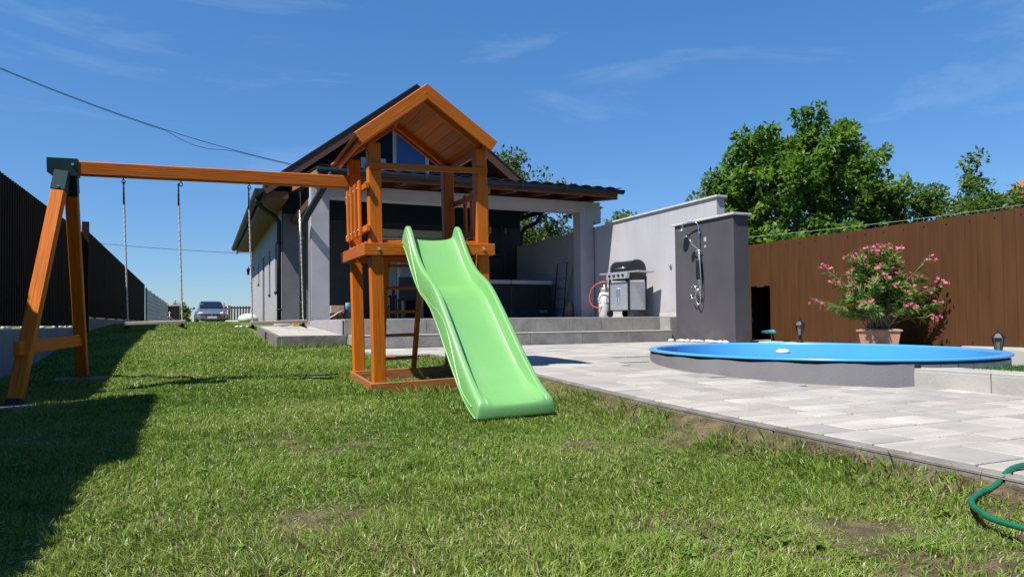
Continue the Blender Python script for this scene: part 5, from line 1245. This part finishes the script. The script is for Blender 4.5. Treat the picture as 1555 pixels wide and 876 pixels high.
# big walnut: crown centre about (14.2, 13.4); lobes are relative to the base
tree('walnut_tree', (14.3, 14.1, .1), [(0.38, -0.17, 3.80, 1.90, 1.90, 1.50), (-0.67, 0.29, 4.60, 1.05, 1.10, 1.00), (0.38, -0.17, 5.15, 1.10, 1.10, 1.00), (1.29, -0.57, 4.65, 1.10, 1.10, 1.00), (-1.45, 0.63, 3.50, 0.95, 1.00, 1.05), (2.21, -0.97, 3.70, 1.05, 1.00, 1.00), (-1.86, 0.81, 2.70, 0.70, 0.70, 0.75), (2.67, -1.17, 3.00, 0.80, 0.80, 0.70), (2.99, -1.31, 3.95, 0.38, 0.35, 0.32), (-1.36, 0.59, 4.35, 0.45, 0.45, 0.45), (0.38, -0.17, 2.30, 2.30, 2.10, 0.80)],
     500, 84, .16, .25, 'leaf', 'large dense walnut tree rising behind the brown fence', trunk_r=.24, trunk_top=(0, 0, 1.5), seed=5)
tree('fruit_tree', (17.5, 11.1, .1), [(.0, .0, 2.7, 1.0, .9, .8), (.15, .2, 3.8, .26, .26, .85), (-.75, .8, 3.4, .5, .45, .45), (-1.0, 1.1, 3.75, .22, .22, .2), (.8, -.6, 3.0, .8, .8, .6), (1.7, -1.2, 2.9, .9, .8, .6), (-1.2, 1.2, 2.0, 1.1, 1.0, .55)],
     400, 62, .13, .24, 'leaf2', 'slender fruit tree with a few red fruits beside the orange roof', trunk_r=.1, trunk_top=(0, 0, 1.2), seed=8, fruit=16)
tree('hedge_tree', (15.4, 9.6, .1), [(0, 0, 2.0, 1.0, .9, .55), (.9, -.7, 2.05, 1.0, .8, .45), (-1.0, .9, 2.0, 1.1, .9, .5), (1.9, -1.4, 1.9, .9, .7, .45)],
     150, 60, .15, .24, 'leaf2', 'low pale green bushy tree just over the brown fence', trunk_r=.08, trunk_top=(0, 0, 1.0), seed=12)
tree('young_tree', (9.7, 19.9, .1), [(-.9, .2, 5.3, .55, .55, .7), (-.4, .1, 4.6, .8, .8, .8), (.5, -.3, 4.5, .7, .6, .5), (1.3, -.7, 4.0, .55, .5, .35), (0, 0, 3.2, 1.2, 1.0, .8), (1.2, -.6, 3.0, .9, .7, .45), (2.1, -1.1, 3.35, .45, .4, .22)],
     190, 30, .145, .27, 'leaf3', 'sparse airy tree behind the end of the veranda roof', trunk_r=.10, trunk_top=(0, 0, 1.8), seed=21)
tree('garden_tree', (12.6, 19.0, .1), [(0, 0, 3.45, .7, .6, .55), (-.4, .3, 3.6, .35, .35, .3)], 40, 45, .14, .23, 'leaf', 'small dark green treetop showing over the pale wall', trunk_r=.09, trunk_top=(0, 0, 1.9), seed=23)
tree('round_bush', (-1.45, 54, .7), [(0, 0, .8, .65, .6, .6), (.15, 0, .35, .7, .6, .35)], 60, 60, .16, .2, 'leaf2', 'rounded grey-green bush beside the bin shelter at the far end', cat='bush', trunk_r=.06, trunk_top=(0, 0, .3), seed=31)

# neighbour's clay roof on the right
def neighbour():
    r = empty('neighbour_house', (24, 11.85, .62), label='neighbouring house with orange clay tile roof behind the fruit tree', cat='house')
    MB().box(0, 6, -3.5, 3.0, 0, 3.2).build('wall', 'coping', r)
    pitch = .62
    for k in range(16):
        a = k*.22; z = 3.1+a*pitch; y0 = -4+0; 
        for j in range(16):
            yy = -3.8+j*.45; 
            if j == 0 or True: beam('roof_tile', (-.35+a, yy, z), (-.35+a, yy+.44, z), .27, .03, 'rooforange', r, up=(-pitch, 0, 1), bev=.004)
neighbour()

# ------------------------------------------------------------------ cables and hose
def cable(name, pts, rr, m, label):
    o = MB().tube(pts, rr, 5).build(name, m); tag(o, label, 'cable'); return o
def sag(a, b, s, n=24): 
    a, b = Vector(a), Vector(b); return [a.lerp(b, i/n)-Vector((0, 0, 4*s*(i/n)*(1-i/n))) for i in range(n+1)]
cable('power_cable', sag((-9.1, 15.1, 8.06), (2.1, 16.9, 4.27), .66, 40), .007, 'wire', 'upper black power cable running from the left to the house roof')
cable('power_cable', [p+Vector((.0, .02, -.13*max(0, math.sin((i-30)*.7))*(1 if i > 30 else 0)-.010)) for i, p in enumerate(sag((-9.1, 15.12, 8.06), (2.1, 16.92, 4.27), .66, 40))], .006, 'wire', 'lower looser black cable twisting under the power cable')
cable('power_cable', sag((-16, 68, 8.2), (6, 64, 6.6), .25), .022, 'wire', 'distant thin cable crossing the sky above the car')
cable('washing_line', sag((9.2, 11.2, 2.16), (19, 8.4, 3.45), .10), .005, 'wirelight', 'thin pale line strung in front of the walnut tree')
def hose():
    pts = [(2.75, 1.36, .135), (2.52, 1.38, .13), (2.34, 1.40, .125), (2.22, 1.385, .085), (2.13, 1.39, .06), (2.07, 1.36, .05), (2.02, 1.30, .045), (2.00, 1.25, .04), (1.99, 1.17, .04), (2.01, 1.08, .04), (2.08, .96, .05)]
    pp = []
    for i in range(len(pts)-1):
        p0, p1, p2, p3 = [Vector(pts[max(0, min(len(pts)-1, j))]) for j in (i-1, i, i+1, i+2)]
        for t in np.linspace(0, 1, 14)[:-1]: pp.append(.5*((2*p1)+(-p0+p2)*t+(2*p0-5*p1+4*p2-p3)*t*t+(-p0+3*p1-3*p2+p3)*t**3))
    o = MB().tube(pp, [.0082+.0008*(i % 2) for i in range(len(pp))], 12).build('garden_hose', 'hose', None, True); tag(o, 'green garden hose curling from the kerb onto the lawn', 'hose')
hose()
